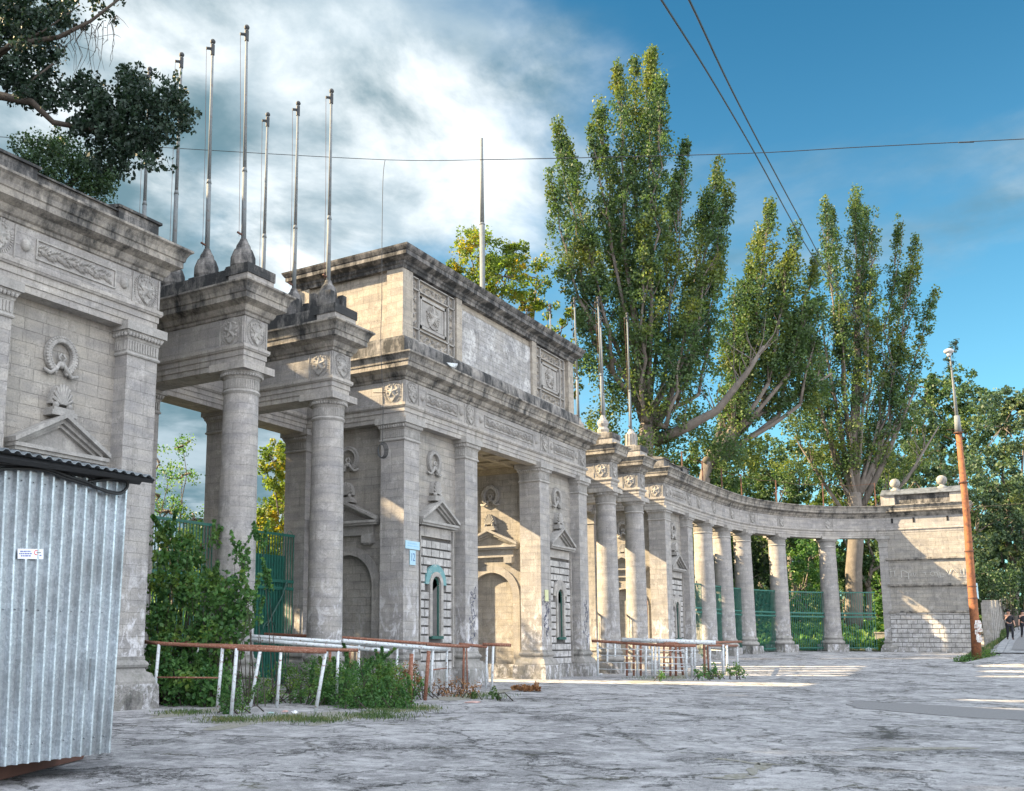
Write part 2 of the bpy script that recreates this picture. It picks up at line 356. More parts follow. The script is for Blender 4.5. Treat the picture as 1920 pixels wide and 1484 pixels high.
# galvanised corrugated steel
def galv(name,ca,cb):
    m,nt,b=newmat(name); L=nt.links.new; tc=N(nt,'ShaderNodeTexCoord'); ob=tc.outputs['Object']
    v=N(nt,'ShaderNodeTexVoronoi',i_Scale=38.); L(ob,v.inputs['Vector'])
    n=noise(nt,mapped(nt,ob,(1,1,.5)),2.2,7.,.7); d=noise(nt,ob,90.,2.,.6)
    c=mixc(nt,rng_(nt,v.outputs['Color'],.2,.9),ca,cb)
    c=mixc(nt,rng_(nt,n,.42,.72,0,.7),c,(.20,.205,.205)); c=mixc(nt,rng_(nt,d,.62,.72,0,.7),c,(.08,.075,.07))
    L(c,b.inputs['Base Color']); b.inputs['Metallic'].default_value=.75; b.inputs['Roughness'].default_value=.46
    bp=N(nt,'ShaderNodeBump',i_Strength=.2,i_Distance=.01); L(n,bp.inputs['Height']); L(bp.outputs[0],b.inputs['Normal']); return m
M['galv']=galv('dull_galvanised_steel',(.30,.335,.36),(.42,.46,.49)); M['galv2']=galv('sky_sheen_galvanised_rib',(.50,.56,.60),(.74,.80,.84))  # lighter copy for the rib crests paints in their reflection of the sky
def asphalt():
    m,nt,b=newmat('cracked_asphalt'); L=nt.links.new; tc=N(nt,'ShaderNodeTexCoord'); ob=tc.outputs['Object']
    big=noise(nt,mapped(nt,ob,(.5,.9,1)),.5,8.,.66,.5); med=noise(nt,ob,2.1,8.,.75,.2); gr=noise(nt,ob,55.,4.,.75); sm=noise(nt,ob,9.,6.,.75)
    agg=N(nt,'ShaderNodeTexVoronoi',i_Scale=60.); L(ob,agg.inputs['Vector'])
    c=mixc(nt,rng_(nt,big,.36,.64),(.28,.28,.288),(.48,.48,.486))
    c=mixc(nt,rng_(nt,med,.46,.62,0,.85),c,(.66,.66,.67))
    c=mixc(nt,math_(nt,'MULTIPLY',rng_(nt,sm,.50,.66,0,.75),rng_(nt,med,.62,.42)),c,(.10,.10,.105))
    c=mixc(nt,rng_(nt,gr,.40,.62,0,.7),c,mixc(nt,1.,c,(.48,.48,.49),'MULTIPLY'))
    c=mixc(nt,rng_(nt,agg.outputs['Color'],.0,1.,0,.5),c,mixc(nt,1.,c,(.6,.6,.6),'MULTIPLY'))
    wn=N(nt,'ShaderNodeTexNoise',i_Scale=1.3,i_Detail=8.,i_Roughness=.75); L(ob,wn.inputs['Vector'])
    va=N(nt,'ShaderNodeVectorMath',operation='MULTIPLY_ADD'); va.inputs[1].default_value=(1.5,1.5,0); L(wn.outputs['Color'],va.inputs[0]); L(ob,va.inputs[2])
    def crack(sc,w,mask):
        v=N(nt,'ShaderNodeTexVoronoi',feature='DISTANCE_TO_EDGE',i_Scale=sc); L(va.outputs[0],v.inputs['Vector'])
        return math_(nt,'MULTIPLY',rng_(nt,v.outputs['Distance'],w,w*.35),mask)
    m0=noise(nt,ob,.45,4.,.6); m1=rng_(nt,m0,.40,.50); m2=rng_(nt,noise(nt,ob,.8,5.,.7),.47,.56)
    br=rng_(nt,sm,.36,.46)   # broken, not continuous lines
    ck=math_(nt,'MAXIMUM',crack(.36,.010,m1),math_(nt,'MULTIPLY',crack(1.0,.020,m2),br)); ck=math_(nt,'MAXIMUM',ck,math_(nt,'MULTIPLY',crack(2.9,.05,math_(nt,'MULTIPLY',m2,rng_(nt,med,.48,.58))),br))
    ck=math_(nt,'MAXIMUM',ck,math_(nt,'MULTIPLY',crack(6.5,.07,rng_(nt,m0,.56,.62)),br))
    c=mixc(nt,math_(nt,'MULTIPLY',ck,.9),c,(.03,.03,.028))
    # earth and moss caught beside the cracks
    v=N(nt,'ShaderNodeTexVoronoi',feature='DISTANCE_TO_EDGE',i_Scale=.36); L(va.outputs[0],v.inputs['Vector'])
    ms=math_(nt,'MULTIPLY',math_(nt,'MULTIPLY',rng_(nt,v.outputs['Distance'],.06,.0),rng_(nt,noise(nt,ob,1.1,4.,.7),.52,.6)),rng_(nt,sm,.45,.55))
    c=mixc(nt,ms,c,(.085,.085,.05))
    L(c,b.inputs['Base Color']); b.inputs['Roughness'].default_value=.88; b.inputs['Specular IOR Level'].default_value=.3
    h=mixc(nt,.4,sm,gr); h=mixc(nt,ck,h,(0,0,0)); bp=N(nt,'ShaderNodeBump',i_Strength=1.,i_Distance=.035); L(h,bp.inputs['Height']); L(bp.outputs[0],b.inputs['Normal'])
    return m
M['asphalt']=asphalt()
M['newasph']=plain('dark_asphalt_patch',(.155,.155,.16),.9,scale=30.,bump=.6,c2=(.25,.25,.25))
M['slab']=stone('pavement_slab',brick=True,bw=2.2,bh=1.6,mortar=.03,pit=.2,base=(.33,.34,.35),drip=0)
M['soil']=plain('weedy_soil',(.07,.075,.035),.95,scale=3.,bump=.8,c2=(.12,.10,.07))
M['moss']=plain('mossy_dirt',(.17,.165,.125),.95,scale=8.,bump=.6,c2=(.27,.265,.25),lo=.44,hi=.56)
M['leafpop']=leafmat('poplar_leaf',(.03,.062,.032),(.09,.16,.055),(.19,.21,.03),.3,.36,.22)
M['leafyel']=leafmat('autumn_leaf',(.05,.10,.02),(.17,.24,.04),(.60,.36,.02),.5,.5,.5)
M['leafgrn']=leafmat('green_leaf',(.022,.055,.028),(.075,.14,.05),(.17,.20,.04),.3,.28,.3)
M['leafblue']=leafmat('bluish_leaf',(.025,.055,.04),(.08,.14,.075),(.15,.19,.06),.2,.28,.3)
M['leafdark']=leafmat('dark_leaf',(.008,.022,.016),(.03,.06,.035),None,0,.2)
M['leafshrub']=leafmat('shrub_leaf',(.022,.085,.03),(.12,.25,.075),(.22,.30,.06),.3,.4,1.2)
M['leafmid']=leafmat('mid_dark_leaf',(.012,.035,.02),(.045,.09,.03),None,0,.2)  # darker green foliage, between dark_leaf and green_leaf
M['leafdry']=leafmat('dry_leaf',(.14,.055,.025),(.36,.20,.09),None,0,.2)
M['grass']=leafmat('grass_blade',(.02,.06,.02),(.10,.16,.05),(.28,.24,.12),.4,.3,1.)
# ------------------------------------------------------------------ ground
def grid(name,xs,ys,mat,dz=0,zf=G,kind='structure',edge=None):
    vs=[];fs=[]
    for y in ys:
        for x in xs: vs.append((x,y,zf(x,y)+dz))
    n=len(xs)
    for j in range(len(ys)-1):
        for i in range(n-1): fs.append((j*n+i,j*n+i+1,(j+1)*n+i+1,(j+1)*n+i))
    me=bpy.data.meshes.new(name); me.from_pydata(vs,[],fs); me.uv_layers.new(name='UVMap')
    uv=[c for f in fs for i in f for c in vs[i][:2]]; me.uv_layers[0].data.foreach_set('uv',uv)
    me.polygons.foreach_set('use_smooth',[True]*len(fs)); me.materials.append(mat)
    o=bpy.data.objects.new(name,me); COL.objects.link(o)
    if kind: o['kind']=kind
    return o
xs=[-700,-300,-100]+[x for x in np.arange(-40,150,1.)]+[180,220,300,400,700]; ys=[-700,-300,-120]+[y for y in np.arange(-60,60,.8)]+[80,150,300,700]
grid('ground',xs,ys,M['asphalt'])
grid('park_soil',[x for x in np.arange(5,75.5,1.)],[y for y in np.arange(4.95,60,1.)],M['soil'],.03)
grid('park_soil',[x for x in np.arange(76.2,200,1.2)],[y for y in np.arange(-12.0,60,1.)],M['soil'],.03)
grid('sidewalk',[x for x in np.arange(62.5,180,1.)],[y for y in np.arange(-26,-13.55,.8)],M['slab'],.06)
def blob_sheet(name,c,rx,ry,mat,dz=.006,rot=0,n=40,rough=.35,seed=0,kind='structure',label=None,cat=None):
    r=np.random.default_rng(seed); ph=r.uniform(0,6.28,6); vs=[(c[0],c[1])]
    for k in range(n):
        t=2*math.pi*k/n; q=1+rough*sum(math.sin((i+2)*t+ph[i])/(i+2) for i in range(6))
        x=rx*q*math.cos(t); y=ry*q*math.sin(t); vs.append((c[0]+x*math.cos(rot)-y*math.sin(rot),c[1]+x*math.sin(rot)+y*math.cos(rot)))
    mb=MB(); mb.add([(x,y,G(x,y)+dz) for x,y in vs],[(0,1+k,1+(k+1)%n) for k in range(n)])
    o=mb.build(name,mat); 
    if kind: o['kind']=kind
    return o
p=at(1420,1442,Z=0); blob_sheet('mossy_hollow',p,.5,.10,M['moss'],rot=.2,seed=1,rough=.8)
p=at(1400,1430,Z=0); blob_sheet('mossy_hollow',p,.35,.12,M['moss'],rot=1.2,seed=2,rough=.8)
p=at(1715,1405,Z=0); blob_sheet('mossy_hollow',p,.8,.22,M['moss'],rot=-.9,seed=3,rough=.7)
p=at(1375,1458,Z=0); blob_sheet('mossy_hollow',p,.4,.12,M['moss'],rot=-.6,seed=5,rough=.8)
q=[(1588,1322),(1605,1316),(1700,1320),(1930,1334),(1930,1352),(1780,1344),(1600,1328)]
mb=MB(); Q0=[at(u,v,Z=0) for u,v in q]; Q=[]
for i in range(len(Q0)):
    a_,b_=Q0[i],Q0[(i+1)%len(Q0)]; k_=max(2,int(np.linalg.norm(b_-a_)/.35))
    for j in range(k_): Q.append(a_+(b_-a_)*j/k_+np.array([random.gauss(0,.05),random.gauss(0,.05),0]))
mb.prism([(x,y,-.01) for x,y,z in Q],(0,0,.022)); mb.build('asphalt_repair_patch',M['newasph'])['kind']='structure'
mb=MB(); Q=[(64.5,-14.6),(64.5,-15.5),(80,-15.6),(120,-15.4),(120,-14.5),(80,-14.5)]
vs=[]; 
for i,x in enumerate(np.arange(64.,118,2.)): vs+=[(x,-14.75,G(x,-14.75)+.09),(x,-15.55,G(x,-15.55)+.09)]
mb.add(vs,[(2*i,2*i+1,2*i+3,2*i+2) for i in range(len(vs)//2-1)]); mb.build('asphalt_repair_patch',M['newasph'])['kind']='structure'
# ------------------------------------------------------------------ classical details
ENT=[(-.455,8.50),(-.05,8.50),(-.05,8.64),(-.025,8.65),(-.025,8.79),(0,8.80),(0,8.94),(.035,8.95),(.065,9.0),(.065,9.08),(.0,9.095),
     (0,9.84),(.04,9.86),(.05,9.93),(.10,9.96),(.14,10.03),(.16,10.10),(.30,10.16),(.36,10.19),(.36,10.33),(.39,10.35),(.41,10.45),(.47,10.55),(.53,10.59),(.53,10.64),(-.455,10.68)]
iF=11
def entab(path,parent,closed=False,rear=False,names=('architrave','frieze','cornice')):
    """the three bands of the entablature, each its own mesh"""
    cuts=((0,11),(10,12),(11,26))
    for nm,(a,b),mt in zip(names,cuts,(M['trim'],M['stone'],M['cornice'])):
        MB().sweep(path,ENT[a:b],closed=closed,cap=False).build(nm,mt,parent)
def frame(O,u,n):
    O,u,n=map(np.array,(O,u,n)); 
    return lambda a,z,d=0.: O+u*a+n*d+np.array([0,0,z])
def bx(mb,P,a0,a1,z0,z1,d0,d1):
    v=[P(a0,z0,d0),P(a1,z0,d0),P(a1,z0,d1),P(a0,z0,d1),P(a0,z1,d0),P(a1,z1,d0),P(a1,z1,d1),P(a0,z1,d1)]
    f=[(0,3,2,1),(4,5,6,7),(0,1,5,4),(1,2,6,5),(2,3,7,6),(3,0,4,7)]
    return mb.add(v,[x[::-1] for x in f])
def emblem(parent,P,a,zc,s=.36,name='star_emblem'):
    """fluted square panel, shield and five-pointed star in relief"""
    mb=MB(); b=.012
    for i in range(40):   # radiating flutes
        t=2*math.pi*i/40; r0,r1=.30,.36
        x0,z0=r0*math.cos(t),r0*1.05*math.sin(t); x1,z1=r1*math.cos(t),r1*1.08*math.sin(t); w=.012
        nx,nz=-math.sin(t)*w,math.cos(t)*w
        mb.prism([P(a+x0-nx,zc+z0-nz,0),P(a+x1-nx,zc+z1-nz,0),P(a+x1+nx,zc+z1+nz,0),P(a+x0+nx,zc+z0+nz,0)],P(0,0,.02)-P(0,0,0))
    sh=[(-.24,.22),(-.12,.26),(0,.30),(.12,.26),(.24,.22),(.25,0),(.2,-.16),(.1,-.25),(0,-.33),(-.1,-.25),(-.2,-.16),(-.25,0)]
    mb.prism([P(a+x,zc+z,0) for x,z in sh],P(0,0,.03)-P(0,0,0))
    for q in (-1,1):
        for j,(x,z) in enumerate([(.15,.2),(.19,.1),(.2,-.02),(.17,-.13),(.1,-.2),(.08,.24)]):
            c=P(a+q*x,zc+z,.035); mb.sphere(c,.035,6,4)
    pts=[]
    for k in range(10):
        t=math.pi/2+k*math.pi/5; r=.25 if k%2==0 else .105; pts.append((r*math.cos(t),r*math.sin(t)))
    v=[P(a+x,zc+z,.03) for x,z in pts]+[P(a+x*.96,zc+z*.96,.055) for x,z in pts]+[P(a,zc,.10)]
    f=[(k,(k+1)%10,10+(k+1)%10,10+k) for k in range(10)]+[(10+k,10+(k+1)%10,20) for k in range(10)]
    mb.add(v,f)
    mb.prism([P(a-.09,zc-.2,.0),P(a+.09,zc-.2,0),P(a+.07,zc-.27,0),P(a,zc-.32,0),P(a-.07,zc-.27,0)],P(0,0,.06)-P(0,0,0))
    for sx in (-1,1): bx(mb,P,a+sx*(s+.03)-.015,a+sx*(s+.03)+.015,9.12,9.82,0,.025)
    return mb.build(name,M['carve'],parent)
def garland(parent,P,a0,a1,z0=9.24,z1=9.68):
    mb=MB(); r=random.Random(int(a0*10))
    for (x0,x1,y0,y1) in ((a0,a1,z0,z0+.03),(a0,a1,z1-.03,z1),(a0,a0+.03,z0+.03,z1-.03),(a1-.03,a1,z0+.03,z1-.03)): bx(mb,P,x0,x1,y0,y1,0,.035)
    n=int((a1-a0)/.085)
    for i in range(n):
        x=a0+.08+(a1-a0-.16)*i/n
        for s in (-1,1):
            zc=(z0+z1)/2+s*.08+.03*math.sin(i*1.3); dx=.05; 
            c=np.array(P(x,zc,.02)); U=P(1,0,0)-P(0,0,0); Nn=P(0,0,1)-P(0,0,0); Z=np.array([0,0,1.])
            d=(U*.75+Z*s*.66)*(.07+.02*r.random()); e=np.cross(d,Nn); e=e/np.linalg.norm(e)*.032
            mb.add([c-d,c+e,c+d,c-e,c+Nn*.045],[(0,1,4),(1,2,4),(2,3,4),(3,0,4)])
        if i%3==0: mb.sphere(P(x,(z0+z1)/2,.02),.035,6,4)
    return mb.build('garland_panel',M['carve'],parent)
def boss(parent,P,a,z=9.46):
    mb=MB(); n=12; U=P(1,0,0)-P(0,0,0); Nn=P(0,0,1)-P(0,0,0); vs=[];fs=[]
    for i in range(4):
        ph=i*math.pi/2/4
        for k in range(n):
            t=2*math.pi*k/n; vs.append(np.array(P(a,z,0))+U*.115*math.cos(ph)*math.cos(t)+np.array([0,0,.14*math.cos(ph)*math.sin(t)])+Nn*.10*math.sin(ph))
    vs.append(np.array(P(a,z,.10)))
    for i in range(3):
        for k in range(n): fs.append((i*n+k,i*n+(k+1)%n,(i+1)*n+(k+1)%n,(i+1)*n+k))
    fs+=[(3*n+k,3*n+(k+1)%n,4*n) for k in range(n)]
    return mb.add(vs,fs).build('boss',M['carve'],parent,True)
def wreath(parent,P,a=0,z=7.48):
    mb=MB(); U=P(1,0,0)-P(0,0,0); Nn=P(0,0,1)-P(0,0,0); Z=np.array([0,0,1.]); c=np.array(P(a,z,.03))
    pts=[c+U*.34*math.cos(t)+Z*.36*math.sin(t) for t in np.linspace(-1.25,math.pi+1.25,26)]
    mb.tube(pts,.085,8)
    for i,t in enumerate(np.linspace(-1.2,math.pi+1.2,34)):
        for q in (-1,1):
            p=c+U*(.34+q*.045)*math.cos(t)+Z*(.36+q*.045)*math.sin(t)+Nn*.06; mb.sphere(p,.038,6,4)
    for q in (-1,1):   # ribbon
        mb.tube([c+U*q*.02+Z*-.12+Nn*.05,c+U*q*.13+Z*-.3+Nn*.07,c+U*q*.27+Z*-.42+Nn*.05,c+U*q*.44+Z*-.36+Nn*.05],[.04,.05,.05,.035],6)
        mb.tube([c+U*q*.0+Z*-.16+Nn*.06,c+U*q*.09+Z*-.04+Nn*.07,c+U*q*.02+Z*.04+Nn*.06],.03,6)
    mb.sphere(c+Z*-.2+Nn*.05,.08,8,6)
    return mb.build('wreath',M['carve'],parent,True)
def pediment(parent,P,W,zb,za,dep=.36):
    mb=MB(); D=P(0,0,1)-P(0,0,0)
    bx(mb,P,-W,W,zb,zb+.07,0,dep*.85); bx(mb,P,-W-.03,W+.03,zb+.07,zb+.15,0,dep)
    for (t,d,off) in ((.10,dep+.03,0.),(.10,dep*.75,.10),(.07,dep*.5,.20)):
        for q in (-1,1):
            x0,z0=q*(W+.05-off*1.2),zb+.15; x1,z1=0,za-off*1.08
            mb.prism([P(x0,z0,0),P(x1,z1-t,0),P(x1,z1,0),P(x0,z0+t,0)],D*d)
    mb.prism([P(-W+.1,zb+.13,0),P(W-.1,zb+.13,0),P(0,za-.2,0)],D*dep*.22)
    o=mb.build('pediment',M['base'] if False else M['carve'],parent)
    # shell ornament on the apex
    sh=MB(); zc=za+.14
    bx(sh,P,-.32,.32,za-.06,za+.04,0,.3); bx(sh,P,-.26,.26,za+.04,za+.12,0,.27)
    pts=[P(.26*math.cos(t)*(1),zc+.06+.44*math.sin(t),0) for t in np.linspace(0,math.pi,15)]
    sh.prism(pts,D*.17)
    for t in np.linspace(.25,math.pi-.25,9):
        e=(P(.25*math.cos(t),zc+.08+.42*math.sin(t),.2)); b=P(.05*math.cos(t),zc+.06,.22); sh.tube([b,e],[.018,.04],6)
    for q in (-1,1): sh.sphere(P(q*.17,zc+.03,.2),.07,8,6)
    sh.build('shell_ornament',M['carve'],parent)
    return o
def arc_ring(mb,P,r0,r1,zc,d0,d1,t0=0,t1=math.pi,n=20):
    for i in range(n):
        a,b=t0+(t1-t0)*i/n,t0+(t1-t0)*(i+1)/n
        q=[(r0,a),(r1,a),(r1,b),(r0,b)]
        mb.prism([P(r*math.cos(t),zc+r*math.sin(t),d0) for r,t in q],P(0,0,d1-d0)-P(0,0,0))
def front_bay(parent,P,teal=False,broken=False,seed=0):
    r=random.Random(seed)
    mb=MB(); bx(mb,P,-1.09,1.09,.54,4.86,.0,.05); mb.build('recessed_joint_panel',M['joint'],parent)
    mb=MB(); z=.56; row=0
    def hw(z):
        if z<1.55: return 0
        if z<3.33: return .44
        if z<4.0: return math.sqrt(max(.0,.68**2-(z-3.33)**2))
        return 0
    while z<4.8:
        z1=z+.255; h=max(hw(z+.02),hw(z1-.02)); 
        if z<3.33<z1: h=.69
        for s in (-1,1):
            a=h if h>0 else 0; first=True
            if h==0 and s==1 and row%2: a=-.0
            while a<1.06:
                w=r.choice([.26,.3,.5,.56]); b=min(a+w,1.09)
                if 1.09-b<.12: b=1.09
                g=.016
                a0,a1=a+(g if not(h>0 and first) else 0),b-(g if b<1.09 else 0)
                bx(mb,P,min(s*a0,s*a1),max(s*a0,s*a1),z,z1-.03,.0,.115+r.uniform(-.012,.012)); a=b; first=False
        z+=.285; row+=1
    mb.build('rusticated_blocks',M['rust_block'],parent)
    mb=MB(); bx(mb,P,-.98,.98,4.90,5.24,0,.15); bx(mb,P,-1.09,-1.04,.6,5.2,0,.19); bx(mb,P,1.04,1.09,.6,5.2,0,.19); mb.build('plaque',M['trim'],parent)
    pediment(parent,P,1.16,5.26,6.2)
    # window
    fr=MB()
    for s in (-1,1): bx(fr,P,min(s*.28,s*.43),max(s*.28,s*.43),1.62,3.33,0,.17)
    arc_ring(fr,P,.28,.43,3.33,0,.17)
    w=fr.build('window',M['trim'],parent)
    hd=MB(); arc_ring(hd,P,.43,.68,3.33,0,.15 if not teal else .14,0,math.pi*.86 if teal else math.pi); 
    if teal: arc_ring(hd,P,.44,.67,3.33,0,.14,math.pi*.86,math.pi)
    hd.build('window_hood',M['teal'] if teal else M['trim'],w)
    pn=MB(); pn.prism([P(-.28,1.66,.012)]+[P(.28*math.cos(t),3.33+.28*math.sin(t),.012) for t in np.linspace(math.pi,0,12)]+[P(.28,1.66,.012)],P(0,0,.01)-P(0,0,0)); pn.build('pane',M['dark'],w)
    sb=MB(); 
    for a0,a1 in ((-.28,-.2),(.2,.28)) : bx(sb,P,a0,a1,1.66,3.3,.03,.08)
    if not broken: bx(sb,P,-.2,-.02,1.66,3.5,.03,.06)
    arc_ring(sb,P,.2,.28,3.33,.03,.08)
    sb.prism([P(-.2,3.05,.03),P(.2,3.05 if not broken else 3.3,.03)]+[P(.2*math.cos(t),3.33+.2*math.sin(t),.03) for t in np.linspace(0,math.pi,8)],P(0,0,.02)-P(0,0,0))
    sb.build('sash',M['darkgreen'],w)
    sl=MB(); bx(sl,P,-.36,.36,1.54,1.64,0,.22); sl.build('sill',M['darkgreen'],w)
    wreath(parent,P)
def side_bay(parent,P,holes=True,W=1.55,back=-.2):
    D=lambda d:P(0,0,d)-P(0,0,0)
    # wall skin with the arched recess left open; blind wall stands behind it
    mb=MB(); rr=1.0; zc=3.26
    for s in (-1,1): bx(mb,P,min(s*rr,s*W),max(s*rr,s*W),0,zc,back,0)
    n=18
    for i in range(n):
        a,b=math.pi*i/n,math.pi*(i+1)/n; xa,xb=rr*math.cos(a),rr*math.cos(b)
        mb.prism([P(xa,zc+rr*math.sin(a),back),P(xb,zc+rr*math.sin(b),back),P(xb,4.5,back),P(xa,4.5,back)],D(-back))
    for s in (-1,1): bx(mb,P,min(s*rr,s*W),max(s*rr,s*W),zc,4.5,back,0)
    bx(mb,P,-W,W,4.5,8.55,back,0)
    mb.build('arched_wall',M['wall'],parent)
    mb=MB(); arc_ring(mb,P,1.,1.3,zc,0,.05,0,math.pi,14)
    for s in (-1,1): bx(mb,P,min(s*1.0,s*1.3),max(s*1.0,s*1.3),.5,zc,0,.05)
    mb.build('arch_surround',M['trim'],parent)
    mb=MB(); bx(mb,P,-1.08,1.08,4.88,5.20,0,.14)
    mb.build('lintel',M['carve'],parent); mb=MB(); bx(mb,P,-W,W,0,.54,0,.10); mb.build('plinth_course',M['plinth'],parent)
    for s in (-.88,.88): mb=MB(); bx(mb,P,s-.18,s+.18,4.62,4.88,0,.26); bx(mb,P,s-.14,s+.14,4.57,4.62,0,.2); mb.build('console_block',M['carve'],parent)
    pediment(parent,P,1.28,5.2,6.05)
    wreath(parent,P)
def flutes_row(mb,P,a0,a1,z0,z1,d0,sp=.075):
    n=max(2,int((a1-a0)/sp)); w=(a1-a0)/n
    for i in range(n): bx(mb,P,a0+w*(i+.2),a0+w*(i+.8),z0,z1,d0,d0+.022)
def eggs_row(mb,P,a0,a1,z,d,sp=.088):
    n=max(2,int((a1-a0)/sp)); w=(a1-a0)/n
    for i in range(n):
        c=np.array(P(a0+w*(i+.5),z,d)); mb.sphere(c,.045,6,4,(1,1,1.35))
def pier(parent,x0,x1,y0,y1,faces='fl',z0=0,detail=True):
    R4=[(x0,y0),(x1,y0),(x1,y1),(x0,y1)]
    sh=MB().sweep(R4,[(0,z0+.9),(0,7.86)],closed=True).build('pilaster',M['stone'],parent)
    cp=MB(); cp.sweep(R4,[(0,7.84),(.035,7.85),(.05,7.88),(.035,7.91),(.015,7.93),(.015,8.2),(.03,8.22),(.04,8.26),(.10,8.37),(.10,8.40),(-.2,8.40)],closed=True)
    cp.sweep(R4,[(-.2,8.40),(.15,8.40),(.15,8.60),(-.0,8.60)],closed=True)
    Fs={'f':frame((x0,y0,0),(1,0,0),(0,-1,0)),'l':frame((x0,y1,0),(0,-1,0),(-1,0,0)),'r':frame((x1,y0,0),(0,1,0),(1,0,0)),'b':frame((x1,y1,0),(-1,0,0),(0,1,0))}
    if detail:
        for k in faces:
            w=x1-x0 if k in 'fb' else y1-y0
            flutes_row(cp,Fs[k],.02,w-.02,7.96,8.18,.015); eggs_row(cp,Fs[k],-.06,w+.06,8.32,.085)
    cp.build('capital',M['carve'],sh)
    b=MB().sweep(R4,[(0,z0+1.13),(.02,z0+1.12),(.02,z0+1.05),(.07,z0+1.0),(.09,z0+.95),(.07,z0+.9),(.03,z0+.87),(.05,z0+.80),(.14,z0+.76),(.17,z0+.68),(.20,z0+.60),(.20,z0+.54),(0,z0+.54)],closed=True).build('base',M['base'],sh)
    p=MB(); n=1; p.sweep(R4,[(0,z0+.54),(.235,z0+.54),(.25,z0+.50),(.26,z0+.25),(.27,z0-.3),(0,z0-.3)],closed=True); p.build('plinth',M['plinth'],sh)
    return sh
def column(parent,cx,cy,z0=0,rb=.51,rt=.455,rot=0,mat='stonec',ztop=8.5):
    prof=[(rb,z0+.85),(rb,z0+1.2)]+[(rb-(rb-rt)*(t**1.5),z0+1.2+(7.84-z0-1.2)*t) for t in np.linspace(.12,1,9)]+[(rt,7.86)]
    sh=MB().lathe(prof,(cx,cy),36,seam=cx*.37).build('column',M[mat],parent,True)
    cp=MB(); cp.lathe([(rt,7.80),(rt+.03,7.84),(rt+.05,7.87),(rt+.03,7.91),(rt+.0,7.93),(rt+.0,8.2),(rt+.02,8.22),(rt+.05,8.28),(rt+.13,8.38),(rt+.13,8.40)],(cx,cy),36)
    for i in range(44):
        t=2*math.pi*i/44; c=np.array([cx+(rt+.008)*math.cos(t),cy+(rt+.008)*math.sin(t),8.07]); a=np.array([-math.sin(t),math.cos(t),0])*.017; d=np.array([math.cos(t),math.sin(t),0])*.012
        cp.obox(c,a,d,(0,0,.115))
        cp.sphere((cx+(rt+.085)*math.cos(t),cy+(rt+.085)*math.sin(t),8.32),.042,6,4,(1,1,1.3))
    cp.build('capital',M['carve'],sh)
    ab=MB(); h=.61; c,s=math.cos(rot),math.sin(rot)
    ab.obox((cx,cy,8.50),(h*c,h*s,0),(-h*s,h*c,0),(0,0,.098)); ab.build('abacus',M['trim'],sh)
    b=MB(); b.lathe([(rb-.02,z0+1.15),(rb+.02,z0+1.12),(rb+.02,z0+1.06),(rb+.08,z0+1.02),(rb+.10,z0+.96),(rb+.07,z0+.9),(rb+.03,z0+.86),(rb+.06,z0+.80),(rb+.15,z0+.75),(rb+.19,z0+.66),(rb+.16,z0+.58),(rb+.1,z0+.54)],(cx,cy),32); b.build('base',M['base'],sh,True)
    p=MB(); h=.74; p.obox((cx,cy,z0+.12),(h*c,h*s,0),(-h*s,h*c,0),(0,0,.42)); p.build('plinth',M['plinth'],sh)
    return sh
def slab(parent,name,mat,*b): return MB().box(*b).build(name,mat,parent)
# ------------------------------------------------------------------ pavilions, central gate house
def pavilion(x0,label,front_seed,side=None,closed_path=None,kind='pavilion'):
    t=thing('gate_pavilion',label,'pavilion',(x0+2.4,2.4,0),'end pavilions of the gateway')
    x1=x0+4.8
    for a,b in ((x0,x0+.9),(x1-.9,x1)):
        for y in (0,4.0): pier(t,a,b,y,y+.9,'fl' if y==0 else 'l',detail=(y==0))
    if side=='l':
        slab(t,'wall',M['wall'],x0+.6,x1-.4,.4,4.5,0,8.55)
        side_bay(t,frame((x0+.4,2.45,0),(0,-1,0),(-1,0,0)))
    else: slab(t,'wall',M['wall'],x0+.4,x1-.4,.4,4.5,0,8.55)
    P=frame((x0+2.4,.4,0),(1,0,0),(0,-1,0)); front_bay(t,P,seed=front_seed)
    pl=MB(); bx(pl,P,-1.5,1.5,-.3,.54,0,.12); pl.build('plinth_course',M['plinth'],t)
    path=closed_path or [(x0,0),(x1,0),(x1,4.9),(x0,4.9)]
    entab(path,t,closed=closed_path is None)
    slab(t,'soffit',M['soffit'],x0+.3,x1-.3,.3,4.6,8.52,8.62)
    Pf=frame((0,0,0),(1,0,0),(0,-1,0))
    emblem(t,Pf,x0+.45,9.47); emblem(t,Pf,x1-.45,9.47)
    garland(t,Pf,x0+1.35,x1-1.35); boss(t,Pf,x0+1.1); boss(t,Pf,x1-1.1)
    Pl=frame((x0,0,0),(0,-1,0),(-1,0,0)); emblem(t,Pl,-.45,9.47); emblem(t,Pl,-4.45,9.47)
    # stepped parapet with sloping slab roof
    m=MB(); m.box(x0+.35,x1-.15,.12,4.7,10.64,11.12); m.build('parapet',M['soot2'],t)
    for a,b in ((x0+.3,x0+1.3),(x1-1.3,x1-.1)):
        MB().box(a,b,.04,4.75,10.64,11.2).build('parapet_block',M['soot2'],t)
        m=MB(); m.prism([(a-.06,-.02,11.2),(a-.06,-.02,11.26),(a-.06,2.4,11.75),(a-.06,4.8,11.26),(a-.06,4.8,11.2)],(b-a+.12,0,0)); m.build('coping',M['soot'],t)
    m=MB(); m.prism([(x0+1.3,.06,11.12),(x0+1.3,.06,11.16),(x0+1.3,2.4,11.62),(x0+1.3,4.8,11.16),(x0+1.3,4.8,11.12)],(x1-x0-2.6,0,0)); m.build('roof',M['soot'],t)
    return t
A=pavilion(10.85,'nearest stone pavilion with wreath and small pediment behind the corrugated metal shed',11)
